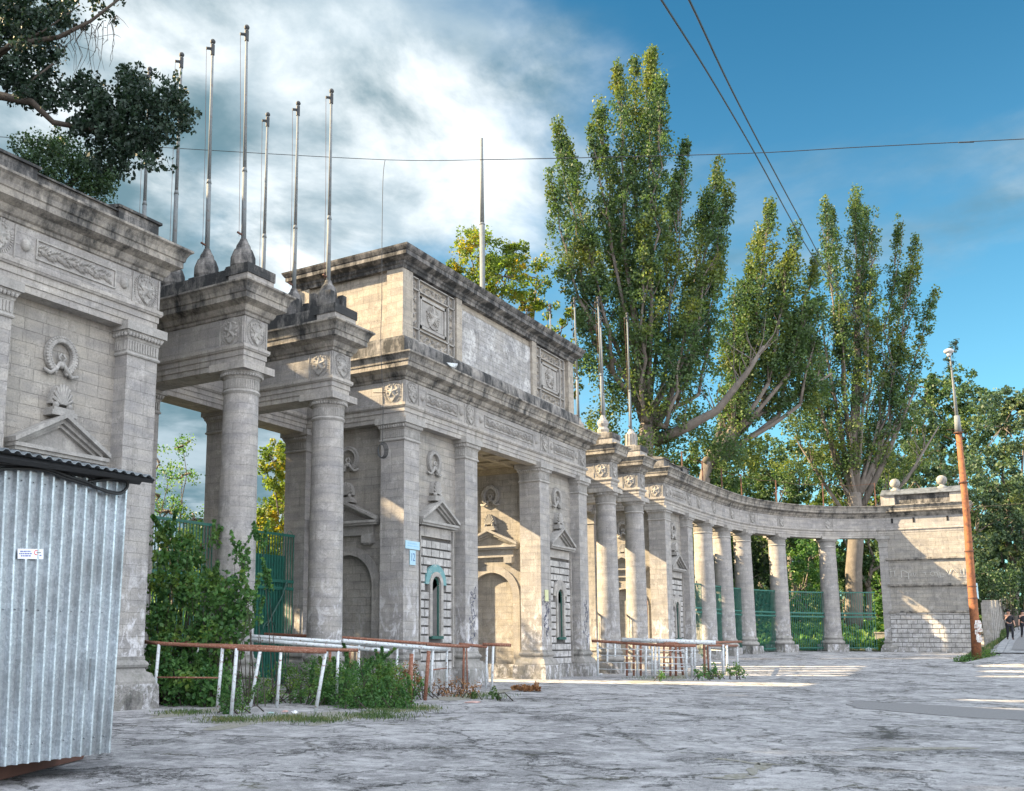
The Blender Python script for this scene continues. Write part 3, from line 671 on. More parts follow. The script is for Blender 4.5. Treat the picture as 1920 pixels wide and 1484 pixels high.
Dp=pavilion(51.75,'far pavilion with arched window slit where the curved colonnade begins',12,side='l',closed_path=[(56.55,4.9),(51.75,4.9),(51.75,0),(56.55,0)])
def gatehouse():
    t=thing('gatehouse','tall central stone gatehouse with open passage and inscribed attic on top','gatehouse',(33.7,2.45,0))
    X=[(26.25,27.15),(30.2,31.1),(36.3,37.2),(40.25,41.15)]
    for a,b in X:
        for y in (0,4.0): pier(t,a,b,y,y+.9,'fl' if y==0 else 'l',detail=True if y==0 or a<27 else False)
    slab(t,'wall',M['wall'],26.87,30.7,.4,4.5,0,8.55); slab(t,'wall',M['wall'],36.97,40.75,.4,4.5,0,8.55)
    side_bay(t,frame((26.65,2.45,0),(0,-1,0),(-1,0,0)))
    side_bay(t,frame((36.75,2.45,0),(0,-1,0),(-1,0,0)))
    for xc,teal,br,sd in ((28.675,True,True,1),(38.725,False,False,2)):
        P=frame((xc,.4,0),(1,0,0),(0,-1,0)); front_bay(t,P,teal,br,sd); pl=MB(); bx(pl,P,-1.5,1.5,-.3,.54,0,.12); pl.build('plinth_course',M['plinth'],t)
    R4=[(26.25,0),(41.15,0),(41.15,4.9),(26.25,4.9)]
    entab(R4,t,closed=True)
    slab(t,'soffit',M['soffit'],26.6,40.8,.35,4.55,8.60,8.75)
    m=MB()   # coffer beams of the passage ceiling
    for y in (1.2,2.45,3.7): m.box(31.1,36.3,y-.1,y+.1,8.50,8.61)
    for x in (32.4,33.7,35.0): m.box(x-.1,x+.1,.4,4.5,8.52,8.605)
    m.box(36.55,36.75,.5,4.4,8.35,8.6)
    m.build('ceiling_beams',M['soffit'],t)
    Pf=frame((0,0,0),(1,0,0),(0,-1,0)); Pl=frame((26.25,0,0),(0,-1,0),(-1,0,0))
    for x in (26.7,30.55,36.85,40.7): emblem(t,Pf,x,9.47)
    for a in (-.45,-4.45): emblem(t,Pl,a,9.47)
    garland(t,Pf,27.56,29.67); garland(t,Pf,31.65,35.75); garland(t,Pf,37.73,39.84)
    for x in (27.33,29.92,31.37,36.03,37.5,40.07): boss(t,Pf,x)
    # attic storey
    at_=MB().box(26.85,40.9,.55,4.85,10.64,14.0).build('attic_wall',M['attic'],t)
    MB().sweep([(26.62,.28),(40.98,.28),(40.98,5.0),(26.62,5.0)],[(0,10.64),(.06,10.66),(.06,11.36),(.02,11.46),(-.25,11.50)],closed=True).build('attic_plinth',M['soot2'],t)
    for a,b in ((26.73,27.36),(30.34,30.74),(36.66,37.06),(40.35,40.9)):
        MB().box(a,b,.40,.56,11.48,13.9).build('attic_pilaster',M['attic'],t)
    MB().box(26.73,26.86,.56,1.05,11.48,13.9).build('attic_pilaster',M['attic'],t)
    MB().box(26.73,26.86,4.4,4.9,11.48,13.9).build('attic_pilaster',M['attic'],t)
    MB().box(26.62,27.0,4.86,5.0,11.48,13.9).build('attic_pilaster',M['attic'],t)
    MB().box(30.74,36.66,.50,.56,11.5,13.6).build('inscription_panel',M['whiteplaster'],t)
    MB().sweep([(26.73,.4),(40.9,.4),(40.9,4.9),(26.73,4.9)],[(-.3,13.86),(.03,13.88),(.05,13.98),(.10,14.02),(.12,14.10),(.26,14.16),(.34,14.20),(.34,14.34),(.37,14.36),(.43,14.46),(.45,14.52),(-.3,14.6)],closed=True).build('attic_cornice',M['soot2'],t)
    slab(t,'attic_roof',M['soot'],26.7,40.9,.4,4.9,14.52,14.62)
    # carved frames with the larger star medallions
    for xa in (27.42,37.14):
        P=frame((xa,.55,0),(1,0,0),(0,-1,0)); m=MB(); w=2.86
        zt,zb=13.82,11.56
        for (a0,a1,z0,z1,d) in ((0,w,zb,zb+.04,.10),(0,w,zt-.04,zt,.10),(0,.04,zb,zt,.10),(w-.04,w,zb,zt,.10),(.40,.46,zb,zt,.10),(w-.46,w-.40,zb,zt,.10),(.0,w,zt-.46,zt-.42,.10),(0,w,zb+.42,zb+.46,.10),
                              (.56,.66,zb+.56,zt-.56,.07),(w-.66,w-.56,zb+.56,zt-.56,.07),(.56,w-.56,zt-.66,zt-.56,.07),(.56,w-.56,zb+.56,zb+.66,.07)):
            bx(m,P,a0,a1,z0,z1,0,d)
        r=random.Random(int(xa))
        def scroll(a0,a1,z0,z1,horiz):
            n=int(max(a1-a0,z1-z0)/.13)
            for i in range(n):
                f=(i+.5)/n; a=a0+(a1-a0)*(f if horiz else .5); z=z0+(z1-z0)*(.5 if horiz else f); k=.09*math.sin(i*2.2)
                c=P(a+(0 if horiz else k),z+(k if horiz else 0),.03); U=P(1,0,0)-P(0,0,0); th=r.uniform(.3,1.2)*(1 if i%2 else -1)
                d=U*math.cos(th)*.09+np.array([0,0,math.sin(th)*.09]); e=U*-math.sin(th)*.03+np.array([0,0,math.cos(th)*.03])
                m.add([c-d,c+e,c+d,c-e,c+np.array([0,-.07,0])],[(0,1,4),(1,2,4),(2,3,4),(3,0,4)]); 
                if i%2: m.sphere(c-d*.8,.04,6,4)
        scroll(.5,w-.5,zt-.4,zt-.06,True); scroll(.5,w-.5,zb+.06,zb+.4,True); scroll(.06,.38,zb+.5,zt-.5,False); scroll(w-.38,w-.06,zb+.5,zt-.5,False)
        for ca in (.22,w-.22):
            for cz in (zt-.23,zb+.23):
                v=[]; 
                for k in range(10): q=math.pi/2+k*math.pi/5; rr=.15 if k%2==0 else .06; v.append(P(ca+rr*math.cos(q),cz+rr*math.sin(q),.0))
                v.append(P(ca,cz,.08)); m.add(v,[(k,(k+1)%10,10) for k in range(10)])
        m.build('carved_frame',M['carve'],t)
        m=MB(); ca,cz=w/2,(zt+zb)/2
        bx(m,P,.70,w-.70,zb+.7,zt-.7,0,.03)
        for i in range(30):
            q=2*math.pi*i/30; U=P(1,0,0)-P(0,0,0); dv=U*math.cos(q)+np.array([0,0,math.sin(q)]); m.tube([np.array(P(ca,cz,.04))+dv*.27,np.array(P(ca,cz,.05))+dv*.42],[.02,.04],6)
        pts=[]
        for k in range(10): q=math.pi/2+k*math.pi/5; rr=.48 if k%2==0 else .19; pts.append((rr*math.cos(q),rr*math.sin(q)))
        for (f0,d0,d1,f1) in ((1,.03,.08,1),(.78,.08,.11,.78)):
            v=[P(ca+x*f0,cz+z*f0,d0) for x,z in pts]+[P(ca+x*f1,cz+z*f1,d1) for x,z in pts]; m.add(v,[(k,(k+1)%10,10+(k+1)%10,10+k) for k in range(10)]+[tuple(range(10,20))])
        m.add([P(ca+x*.7,cz+z*.7,.11) for x,z in pts]+[P(ca,cz,.17)],[(k,(k+1)%10,10) for k in range(10)])
        m.build('star_medallion',M['carve'],t)
    return t
GH=gatehouse()
m=MB(); b=[(37.6,1.0),(40.6,1.0),(40.6,4.4),(37.6,4.4)]; m.add([(x,y,14.62) for x,y in b]+[(39.1,2.7,15.35)],[(0,1,4),(1,2,4),(2,3,4),(3,0,4)])
tag(m.build('roof_hatch',M['tin'],loc=(39.1,2.7,14.62)),'dark pyramid sheet roof poking above the gatehouse attic','roof hatch')
def portico(xs_,x0,x1,label):
    t=thing('portico',label,'portico',((x0+x1)/2,2.4,0),'column porticoes beside the gatehouse')
    path=[(x0,4.0)]
    for a in xs_: path+=[(a,4.0),(a,0),(a+.91,0),(a+.91,4.0)]
    path+=[(x1,4.0)]
    entab(path,t); entab([(x1,4.91),(x0,4.91)],t)
    for a in xs_:
        column(t,a+.455,.455); pier(t,a,a+.9,4.0,4.9,'fl',detail=True)
        Pf=frame((0,0,0),(1,0,0),(0,-1,0)); Pl=frame((a,0,0),(0,-1,0),(-1,0,0)); emblem(t,Pf,a+.455,9.47); emblem(t,Pl,-.455,9.47)
    return t
PX1=(18.59,22.37); PX2=(44.12,47.9)
P1=portico(PX1,15.65,26.25,'pair of free-standing round columns between nearest pavilion and gatehouse')
P2=portico(PX2,41.15,51.75,'pair of round columns on the far side of the gatehouse, red paint mark on one')
for t,XS,mt in ((P1,PX1,'soot'),(P2,PX2,'soot2')):
    for i,a in enumerate(XS):
        m=MB(); m.box(a-.08,a+.88,.52,4.9,10.64,11.18); m.build('parapet',M[mt],t)
        m=MB(); m.box(a-.12,a+.93,-.16,.50,10.64,10.96); m.build('parapet_block',M['trim'],t)
        m=MB(); m.box(a-.15,a+.96,-.19,.60,10.96,11.22); m.build('parapet_cap',M[mt],t)
# curved colonnade
AP=[(56.55,0),(58,-.02),(59.5,-.08),(61,-.13),(62.5,-.22),(64,-.34),(65.3,-.52),(66.5,-.78),(67.6,-1.1),(68.8,-1.52),(70,-2.05),(71.1,-2.68),(72.1,-3.42),(73.0,-4.28),(73.7,-5.2),(74.2,-6.15),(74.5,-7.1),(74.6,-7.7)]
def arc_off(P,o):
    out=[]
    for i in range(len(P)):
        a=np.array(P[max(i-1,0)]); b=np.array(P[min(i+1,len(P)-1)]); d=(b-a)/np.linalg.norm(b-a); out.append((P[i][0]-d[1]*o*1., P[i][1]+d[0]*o))
    return out
Lc=thing('curved_colonnade','curved stone colonnade of plain round columns sweeping to the end wall','colonnade',(66,0,0))
entab(AP,Lc); back=arc_off(AP,.91); entab(back[::-1],Lc)
mid=arc_off(AP,.455)
def at_u(path,u,z):   # point of the plan path that projects to a given column of the picture
    best=None
    for i in range(len(path)-1):
        for f in np.linspace(0,1,20):
            x=path[i][0]*(1-f)+path[i+1][0]*f; y=path[i][1]*(1-f)+path[i+1][1]*f
            v=np.array([x,y+DIST,z-EYE]); uu=PPX+F_PX*(v@RT)/(v@FW)
            if best is None or abs(uu-u)<best[0]: best=(abs(uu-u),x,y,math.atan2(path[i+1][1]-path[i][1],path[i+1][0]-path[i][0]))
    return best[1:]
cols=[at_u(mid,u,8.0) for u in (1317.4,1352.8,1391,1456,1550.9)]
print('cols',[(round(a,2),round(b,2)) for a,b,_ in cols])
for x,y,r in cols:
    column(Lc,x,y,z0=G(x,y)-.05,rot=r,rb=.60,rt=.53)
x,y,r=mid[-1][0],mid[-1][1]+.1,0
pier(Lc,x-.45,x+.4,-7.75,-7.2,'fl',z0=G(x,-7.5)-.3,detail=False)
for u in (1338,1372,1410,1465,1552,1310):
    x,y,r=at_u(AP,u,9.4); c,s=math.cos(r),math.sin(r); P=frame((x,y,0),(c,s,0),(s,-c,0)); emblem(Lc,P,0,9.47)
# end wall
def pylon():
    t=thing('end_wall','broad banded end wall with two stone balls on top','wall',(75,-10,G(75,-10)))
    x0,x1,y0,y1=74.6,76.2,-12.35,-7.62
    MB().box(x0+.015,x1-.01,y0+.01,y1-.01,-.2,8.78).build('wall',M['wall'],t)
    P=frame((x0,(y0+y1)/2,0),(0,-1,0),(-1,0,0)); W=(y1-y0)/2
    m=MB()
    for z in (6.97,5.22,3.45): bx(m,P,-W-.04,W+.04,z,z+.12,-.1,.13); bx(m,P,-W-.02,W+.02,z-.07,z,-.1,.05)
    m.build('string_course',M['cornice'],t)
    m=MB(); z=.9; r=random.Random(5); row=0
    while z<3.3:
        a=-W+(.0 if row%2 else -.25)
        while a<W:
            b=a+.62; bx(m,P,max(a,-W)+.015,min(b,W)-.015,z+.015,z+.27,0,.05+r.uniform(-.01,.01)); a=b
        z+=.3; row+=1
    m.build('rusticated_blocks',M['rust_block'],t); m=MB(); bx(m,P,-W,W,.8,3.4,0,.03); m.build('recessed_joint_panel',M['joint'],t)
    m=MB(); bx(m,P,-W-.1,W+.1,.2,.92,0,.12); bx(m,P,-W-.3,W-.2,-.2,.55,0,.6); m.build('plinth_course',M['plinth'],t)
    entab([(x1,y1),(x0,y1),(x0,y0),(x1,y0)],t)
    m=MB()
    for a in (-1.85,-.55,1.45): bx(m,P,a-.06,a+.06,9.45,9.78,.0,.02)
    m.build('drain_slots',M['dark'],t)
    m=MB().box(x0+.1,x1,y0+.05,y1-.0,10.64,11.35); m.build('parapet',M['soot2'],t)
    m=MB(); m.box(x0-.02,x1+.05,y1-.75,y1+.1,10.64,11.38); m.box(x0-.02,x1+.05,y0-.05,y0+.7,10.64,11.38); m.build('parapet_block',M['trim'],t)
    m=MB(); m.prism([(x0-.15,y0-.1,11.36),(x0-.15,y0-.1,11.42),((x0+x1)/2,y0-.1,11.85),(x1+.15,y0-.1,11.42),(x1+.15,y0-.1,11.36)],(0,y1-y0+.2,0)); m.build('roof',M['tin'],t)
    for y in (y1-.75,y0+1.15):
        m=MB(); m.lathe([(.3,11.6),(.3,11.85),(.16,11.9),(.14,12.0)],((x0+x1)/2,y),16); m.sphere(((x0+x1)/2,y,12.28),.33,16,10); m.build('stone_ball',M['base'],t,True)
    return t
PY=pylon()
# ------------------------------------------------------------------ vegetation
def leaves(name,C,size,mat,parent=None,flat=.0,aspect=.75,tint=None,loc=None,hang=0.,kind=None,blade=False):
    """one small folded leaf per centre in C"""
    C=np.asarray(C,float); n=len(C); d=rng.normal(size=(n,3)); 
    if blade: d=d*np.array([.35,.35,.2])+np.array([0,0,1.])
    d[:,2]-=hang; d/=np.linalg.norm(d,axis=1)[:,None]
    e=rng.normal(size=(n,3)); e-=d*(e*d).sum(1)[:,None]; e/=np.linalg.norm(e,axis=1)[:,None]
    s=size*rng.uniform(.6,1.3,n)[:,None]
    f=np.cross(d,e)
    a=C-d*s*.5; b=C+e*s*.5*aspect+f*s*.12; c=C+d*s*.5; g=C-e*s*.5*aspect+f*s*.12
    V=np.stack([a,b,c,g],1).reshape(-1,3); base=np.array(parent_loc(parent)) if parent else np.array(loc if loc is not None else (0,0,0))
    V=V-base
    me=bpy.data.meshes.new(name); me.vertices.add(4*n); me.vertices.foreach_set('co',V.astype(np.float32).ravel())
    me.loops.add(4*n); me.loops.foreach_set('vertex_index',np.arange(4*n,dtype=np.int32))
    me.polygons.add(n); me.polygons.foreach_set('loop_start',np.arange(0,4*n,4,dtype=np.int32)); me.polygons.foreach_set('loop_total',np.full(n,4,dtype=np.int32))
    me.update(); me.validate()
    ca=me.color_attributes.new('tint','FLOAT_COLOR','CORNER'); t=rng.uniform(0,1,n) if tint is None else np.clip(tint+rng.normal(0,.18,n),0,1)
    col=np.stack([t,rng.uniform(0,1,n),t*0,t*0+1],1); ca.data.foreach_set('color',np.repeat(col,4,0).astype(np.float32).ravel())
    me.materials.append(mat); o=bpy.data.objects.new(name,me); COL.objects.link(o)
    if parent: o.parent=parent
    else: o.location=base
    if kind: o['kind']=kind
    return o
def clumps(centres,radii,per,zs=1.):
    out=[];tt=[]
    for c,r in zip(centres,radii):
        k=rng.normal(size=(per,3)); k/=np.linalg.norm(k,axis=1)[:,None]; k*=rng.uniform(.25,1,per)[:,None]**.6*r; k[:,2]*=zs
        out.append(k+c); tt.append(np.full(per,rng.uniform(.15,.85)))
    return np.concatenate(out),np.concatenate(tt)
def wig(a,b,n,amp):
    a=np.array(a,float);b=np.array(b,float); L=np.linalg.norm(b-a); P=[a+(b-a)*i/n for i in range(n+1)]
    return [p+(rng.normal(size=3)*amp*L*(0 if i in(0,) else 1)) for i,p in enumerate(P)]
def poplar(name,label,root,t,plumes,leafmat_,extra=(),leaf=.2,bark='bark',trunk_r=.8,fork=None,low=(),density=1.,group=None,cat='tree'):
    """fastigiate tree: several upright plumes; each plume=(tip u,v, foot u,v, half width px, depth shift)"""
    T=thing(name,label,cat,tuple(root),group); px=t/F_PX
    fork=np.array(root)+np.array([0,0,6.]) if fork is None else np.array(fork)
    w=MB(); w.tube(wig(root,fork,4,.01),[trunk_r*1.25,trunk_r,trunk_r*.95,trunk_r*.9,trunk_r*.8],12)
    cen=[];rad=[];tw=MB()
    for (u1,v1,u0,v0,hw,dz) in plumes:
        top=at(u1,v1,t+dz); foot=at(u0,v0,t+dz*.6); L=np.linalg.norm(top-foot); H=hw*px*1.18
        r0=max(.09,min(.30,H*.11))
        w.tube([fork-np.array([0,0,.5])]+[fork*(1-f)+foot*f+np.array([0,0,.12*L*math.sin(math.pi*f)*-.3]) for f in (.35,.7)]+[foot],[trunk_r*.5,r0*1.5,r0*1.25,r0*1.1],8)
        st=wig(foot,top,7,.012); w.tube(st,[r0*(1-i/7.5) for i in range(8)],7)
        n=int(L*H*7.5*density)+10
        for _ in range(n):
            f=rng.uniform(0,1)**.85; env=H*((math.sin(math.pi*min(1,(f*.74+.27)))**.8+.07)*(1+.25*math.sin(f*17+u1)))
            k=rng.normal(size=3); k[2]=0; k/=np.linalg.norm(k)+1e-6; q=rng.uniform(.1,1)**.6*(1.35 if rng.random()<.10 else 1)
            p=foot+(top-foot)*f+k*env*q; 
            cen.append(p+np.array([0,0,rng.normal()*.3])); rad.append(rng.uniform(.35,.8)*min(1.,.5+H*.25))
            if rng.random()<.12:
                b=foot+(top-foot)*max(0,f-.10-.05*q); tw.tube([b,(b+p)/2+np.array([0,0,-.1]),p],[.05,.035,.012],4,False)
    for (u,v,r,dz) in extra:
        for _ in range(int(r*px*r*px*16*density)+4):
            k=rng.normal(size=3); k/=np.linalg.norm(k); cen.append(at(u,v,t+dz)+k*r*px*rng.uniform(.2,1)**.5); rad.append(rng.uniform(.4,.8))
    for pts,r in low:    # big visible limbs
        P=[at(u,v,t+dz) for u,v,dz in pts]; w.tube(P,[r*(1-.75*i/(len(P)-1)) for i in range(len(P))],8)
        for a in range(len(P)*5):
            i=rng.integers(1,len(P)); b=P[i]+(P[i-1]-P[i])*rng.random(); e=b+np.array([rng.normal()*.8,rng.normal()*.8,rng.uniform(1.,3.)]); tw.tube([b,(b+e)/2+rng.normal(size=3)*.15,e],[.05,.03,.01],4,False)
    w.add(tw.v,tw.f); w.build('trunk',M[bark],T,True)
    P,tt=clumps(cen,rad,int(40*density**.3),1.45); leaves('crown',P,leaf,leafmat_,T,tint=tt)
    return T
def broadleaf(name,label,root,crowns,leafmat_,leaf=.2,trunk_r=.3,per=40,dens=1.,bark='bark',group=None,cat='tree',reach=True):
    """rounded tree: crowns = list of (centre xyz, rx, rz)"""
    T=thing(name,label,cat,tuple(root),group); w=MB(); cen=[];rad=[]
    c0=np.mean([c[0] for c in crowns],0); fork=np.array(root)*.45+np.array([c0[0],c0[1],max(c0[2]-crowns[0][2]*.9,root[2]+1.)])*.55
    w.tube(wig(root,fork,4,.02),[trunk_r*1.3,trunk_r,trunk_r*.9,trunk_r*.85,trunk_r*.75],9)
    for (c,rx,rz) in crowns:
        c=np.array(c,float); n=int(rx*rx*rz*4.2*dens)+16; w.tube(wig(fork,c,5,.03),[trunk_r*.65*(1-i/6.5) for i in range(6)],6)
        for _ in range(n):
            k=rng.normal(size=3); k/=np.linalg.norm(k); q=rng.uniform(.35,1)**.4*(1+.16*math.sin(k[0]*5+c[0])+.12*math.sin(k[2]*7+c[1])); p=c+k*np.array([rx,rx,rz])*q; cen.append(p); rad.append(rng.uniform(.35,.75)*min(1,.3+rx*.25))
            if rng.random()<.12: w.tube([c+(p-c)*.1,c+(p-c)*.5+rng.normal(size=3)*.15,p],[.07,.045,.012],4,False)
    w.build('trunk',M[bark],T,True); P,tt=clumps(cen,rad,per,1.); leaves('crown',P,leaf,leafmat_,T,tint=tt); return T
# the tall poplars behind the colonnade
poplar('poplar_tree','tallest poplar with yellow-green plumes rising behind the far porticoes',(58.9,4.6,0),61.5,
 [(1222,98,1212,690,34,0),(1190,118,1190,560,26,1.5),(1158,122,1178,520,27,-1),(1240,150,1222,560,24,-2),(1122,192,1162,600,25,1),(1108,240,1150,480,16,-1),(1045,235,1112,640,27,0),(1062,262,1120,560,22,1.5),(1030,330,1085,560,22,-1),
  (1285,262,1248,700,22,0),(1350,300,1285,720,27,1),(1368,360,1300,640,22,-1.5),(1322,372,1270,760,30,2),(1265,330,1235,620,22,2),(1100,430,1150,700,34,-1),(1150,420,1180,720,32,2),(1300,560,1250,800,34,-2),(1350,480,1310,740,26,0),(1205,400,1208,780,34,-2)],
 M['leafpop'],extra=[(1110,680,34,0),(1165,740,40,0),(1130,800,34,1),(1190,840,30,-1),(1300,800,36,1),(1345,830,30,2),(1240,830,36,0),(1090,600,30,1),(1370,850,26,1)],leaf=.19,trunk_r=.62,fork=at(1214,770,61.5),
 low=[([(1225,830,0),(1290,800,-1),(1345,770,-1),(1400,700,-2),(1432,650,-2)],.4),([(1222,820,0),(1262,730,0),(1330,600,1)],.32),([(1205,790,0),(1180,700,1),(1130,600,0)],.25)],density=1.0,group='tall poplars behind the wall')
poplar('poplar_tree','leaning dark poplar between the two big ones with bare twiggy patch',(73.5,6.8,0),72,
 [(1445,388,1400,720,28,0),(1425,440,1395,640,24,1),(1492,432,1440,720,28,-1),(1408,500,1385,760,34,1),(1378,540,1372,800,30,-1),(1470,500,1430,760,34,1),(1530,490,1480,700,24,-1),(1510,570,1460,780,32,1),(1540,560,1500,760,24,0),(1395,600,1380,850,34,1)],
 M['leafpop'],extra=[(1430,590,40,0),(1500,640,40,1),(1460,680,40,0),(1380,770,40,0),(1520,740,34,1),(1450,760,30,1),(1400,860,32,0),(1350,880,26,0)],leaf=.21,trunk_r=.5,fork=at(1330,860,72),
 low=[([(1320,870,0),(1360,810,0),(1440,770,1),(1500,740,1),(1560,700,1)],.28),([(1350,830,0),(1400,740,0),(1430,640,0)],.25)],density=.9,group='tall poplars behind the wall')
poplar('poplar_tree','bare-limbed poplar with pale trunk seen through the colonnade left of the end wall',(87.4,-3.2,1.5),80,
 [(1605,358,1600,760,26,0),(1622,385,1612,700,18,1),(1545,372,1580,720,20,0),(1560,400,1575,640,14,1),(1640,400,1618,760,18,-1),(1685,415,1650,780,13,0),(1718,452,1668,790,19,0),(1700,520,1660,760,18,1),(1755,543,1690,770,14,0),(1500,600,1575,900,24,0),(1530,640,1585,920,22,1),(1575,560,1595,880,24,-1),(1640,600,1625,860,24,1),(1690,640,1640,880,22,0),(1470,560,1540,780,18,0)],
 M['leafpop'],extra=[(1510,800,40,0),(1545,880,40,1),(1700,780,34,0),(1725,850,30,1),(1480,880,30,0),(1580,930,30,2),(1670,880,34,2)],leaf=.2,trunk_r=.66,fork=at(1604,930,80),
 low=[([(1605,950,0),(1600,800,0),(1608,650,0),(1612,500,0)],.4),([(1612,960,0),(1660,860,0),(1690,790,0),(1712,740,0)],.3),([(1600,960,0),(1575,800,0),(1545,640,0)],.3),([(1620,980,0),(1700,900,-1),(1760,800,-1)],.2),([(1595,980,0),(1540,900,1),(1490,820,1)],.2)],density=.8,group='tall poplars behind the wall')
# broadleaf trees further along
def bt(label,t,u,v,spec,mat,root_dv=None,**k):
    cs=[(at(a,b,t+dz),r*t/F_PX,rz*t/F_PX) for a,b,r,rz,dz in spec]; r=at(u,v,t); g=G(r[0],r[1]); root=(r[0],r[1],g-.2)
    return broadleaf(k.pop('name','tree'),label,root,cs,mat,**k)
bt('orange-tinged tree rising behind the gatehouse attic',62,905,600,[(905,485,50,58,0),(880,455,30,30,1),(945,520,46,50,-1),(900,560,50,44,1),(965,480,26,34,0),(850,505,14,12,0)],M['leafyel'],leaf=.17,dens=3.2,trunk_r=.2,group='broadleaf trees in the park')
bt('yellowish tree at the left foot of the tallest poplar',64,1020,640,[(1015,530,46,66,0),(1050,620,36,60,1),(985,570,26,40,-1),(1010,690,44,50,1),(1060,720,34,50,0),(1090,850,40,70,2)],M['leafyel'],leaf=.2,group='broadleaf trees in the park')
bt('yellow-green sunlit tree seen between the two near columns',46,520,1100,[(512,870,26,54,0),(535,950,34,64,1),(500,1010,32,60,0),(540,880,20,50,2)],M['leafyel'],leaf=.13,dens=12,per=60,trunk_r=.12,group='broadleaf trees in the park')
bt('thin-leaved tree against the sky between nearest pavilion and first column',42,330,1100,[(300,870,26,40,0),(345,835,22,18,0),(345,890,34,22,1),(318,960,40,34,0),(365,975,34,30,0),(300,930,30,30,1),(375,1020,30,30,1)],M['leafshrub'],leaf=.11,dens=7,per=15,trunk_r=.07,group='broadleaf trees in the park')
bt('round green tree right of the last poplar behind the end wall',98,1790,1000,[(1790,745,52,60,0),(1740,730,40,42,2),(1835,790,46,60,-2),(1760,850,60,70,0)],M['leafgrn'],leaf=.32,dens=.6,group='broadleaf trees in the park')
bt('dark green tree at the right edge of the photo above the ribbed fence',88,1900,1100,[(1880,800,60,80,0),(1920,770,50,55,0),(1860,930,60,90,0),(1915,960,60,90,-2),(1880,1060,40,60,0)],M['leafblue'],leaf=.3,dens=.7,group='broadleaf trees in the park')
bt('bluish-green tree directly behind the end wall',84,1790,1150,[(1780,900,56,60,0),(1830,1000,46,80,2),(1720,900,40,50,0),(1850,1075,22,40,-3)],M['leafblue'],leaf=.28,dens=.7,group='broadleaf trees in the park')
bt('pale green tree behind the middle of the colonnade cornice',92,1420,1000,[(1345,920,40,36,0),(1400,960,50,50,0),(1460,920,44,50,1),(1500,990,50,60,0)],M['leafgrn'],leaf=.3,dens=.7,group='broadleaf trees in the park')
bt('green tree filling the gap behind the two rightmost colonnade columns',90,1620,1050,[(1560,960,44,50,0),(1640,950,44,50,1),(1690,1000,40,60,0),(1600,1060,44,60,2)],M['leafgrn'],leaf=.3,dens=.7,group='broadleaf trees in the park')
bt('grey-green tree between the dark poplar and the bare-limbed one',96,1480,1000,[(1440,860,50,50,0),(1500,880,44,60,1),(1540,830,36,50,2),(1400,900,50,40,1)],M['leafgrn'],leaf=.28,dens=.8,group='broadleaf trees in the park')
bt('dense green tree right behind the bare-limbed poplar',95,1690,1000,[(1690,860,46,60,0),(1720,800,36,50,1),(1660,900,40,60,1),(1640,860,40,50,3)],M['leafblue'],leaf=.28,dens=.9,group='broadleaf trees in the park')
bt('low dark tree above the far pavilion roof',76,1290,980,[(1270,880,40,36,0),(1320,860,40,40,1),(1350,920,36,30,1),(1225,870,34,30,2)],M['leafgrn'],leaf=.24,dens=.9,group='broadleaf trees in the park')
for lab,x,y,zc,rx,rz in (('dense dark bushy tree just behind the colonnade fence beside the far pavilion',61.5,5.2,5.0,2.8,4.6),('dense dark bushy tree behind the first and second colonnade columns',66.0,5.0,5.2,3.0,4.8),('dense dark bushy tree behind the third colonnade column',69.8,3.9,5.6,2.7,4.6),('small dark tree close behind the bend of the colonnade',71.6,1.3,4.8,2.3,4.2)):
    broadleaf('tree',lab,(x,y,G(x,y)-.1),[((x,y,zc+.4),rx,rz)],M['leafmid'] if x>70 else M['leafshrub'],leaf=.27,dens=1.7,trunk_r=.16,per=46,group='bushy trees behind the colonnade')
for i,(u,v,t,r,lab) in enumerate([(1330,1060,80,60,'bushy green tree behind the first colonnade columns'),(1420,1090,84,56,'bushy green tree behind the third colonnade column'),(1500,1110,86,56,'bushy green tree behind the fourth colonnade column'),(1575,1130,92,50,'low bushy tree behind the last free colonnade column'),(1660,1110,100,46,'low bushy tree hidden behind the pale poplar trunk'),(1130,1040,60,46,'bushy tree seen in the slot right of the gatehouse'),(1250,1010,72,50,'bushy tree hidden behind the far pavilion')]):
    bt(lab,t,u,v+60,[(u,v,r,r,0),(u+20,v-60,r*.8,r*.8,1),(u-10,v+50,r,r*.8,1)],M['leafgrn'] if i%2 else M['leafshrub'],leaf=.26,dens=.9,group='bushy trees behind the colonnade')
# large dark trees behind the nearest pavilion (they also shade the square)
def big(label,root,cr,**k): return broadleaf('tree',label,root,cr,M['leafdark'],trunk_r=.45,bark='barkd',**k)
T0=thing('tree','large dark tree reaching its branches over the nearest pavilion roof','tree',(10.5,8.,0),'dark trees behind the nearest pavilion')
w=MB(); w.tube([(10.5,8,0),(10.4,7.8,5),(10.7,7,9),(11,6,12)],[.5,.42,.36,.28],10)
def limb(px,r0,t=20.):
    P=[np.array([10.7,7,9.])]+[at(u,v,tt) for u,v,tt in px] if len(px[0])==3 else 0
    w.tube(P[1:],[r0*(1-.8*i/(len(P)-2)) for i in range(len(P)-1)],6); return P
limb([(-260,330,24),(-90,190,22),(0,180,21),(60,192,21),(100,230,21),(180,245,21.5),(290,190,22),(350,200,22)],.13)
limb([(-260,200,24),(-80,170,22),(20,85,21),(110,70,21),(170,40,21),(260,-30,21)],.11)
limb([(-200,300,24),(-60,120,22),(0,95,21),(80,60,21),(150,10,21)],.07)
limb([(100,120,21),(60,150,21),(40,180,21)],.03)
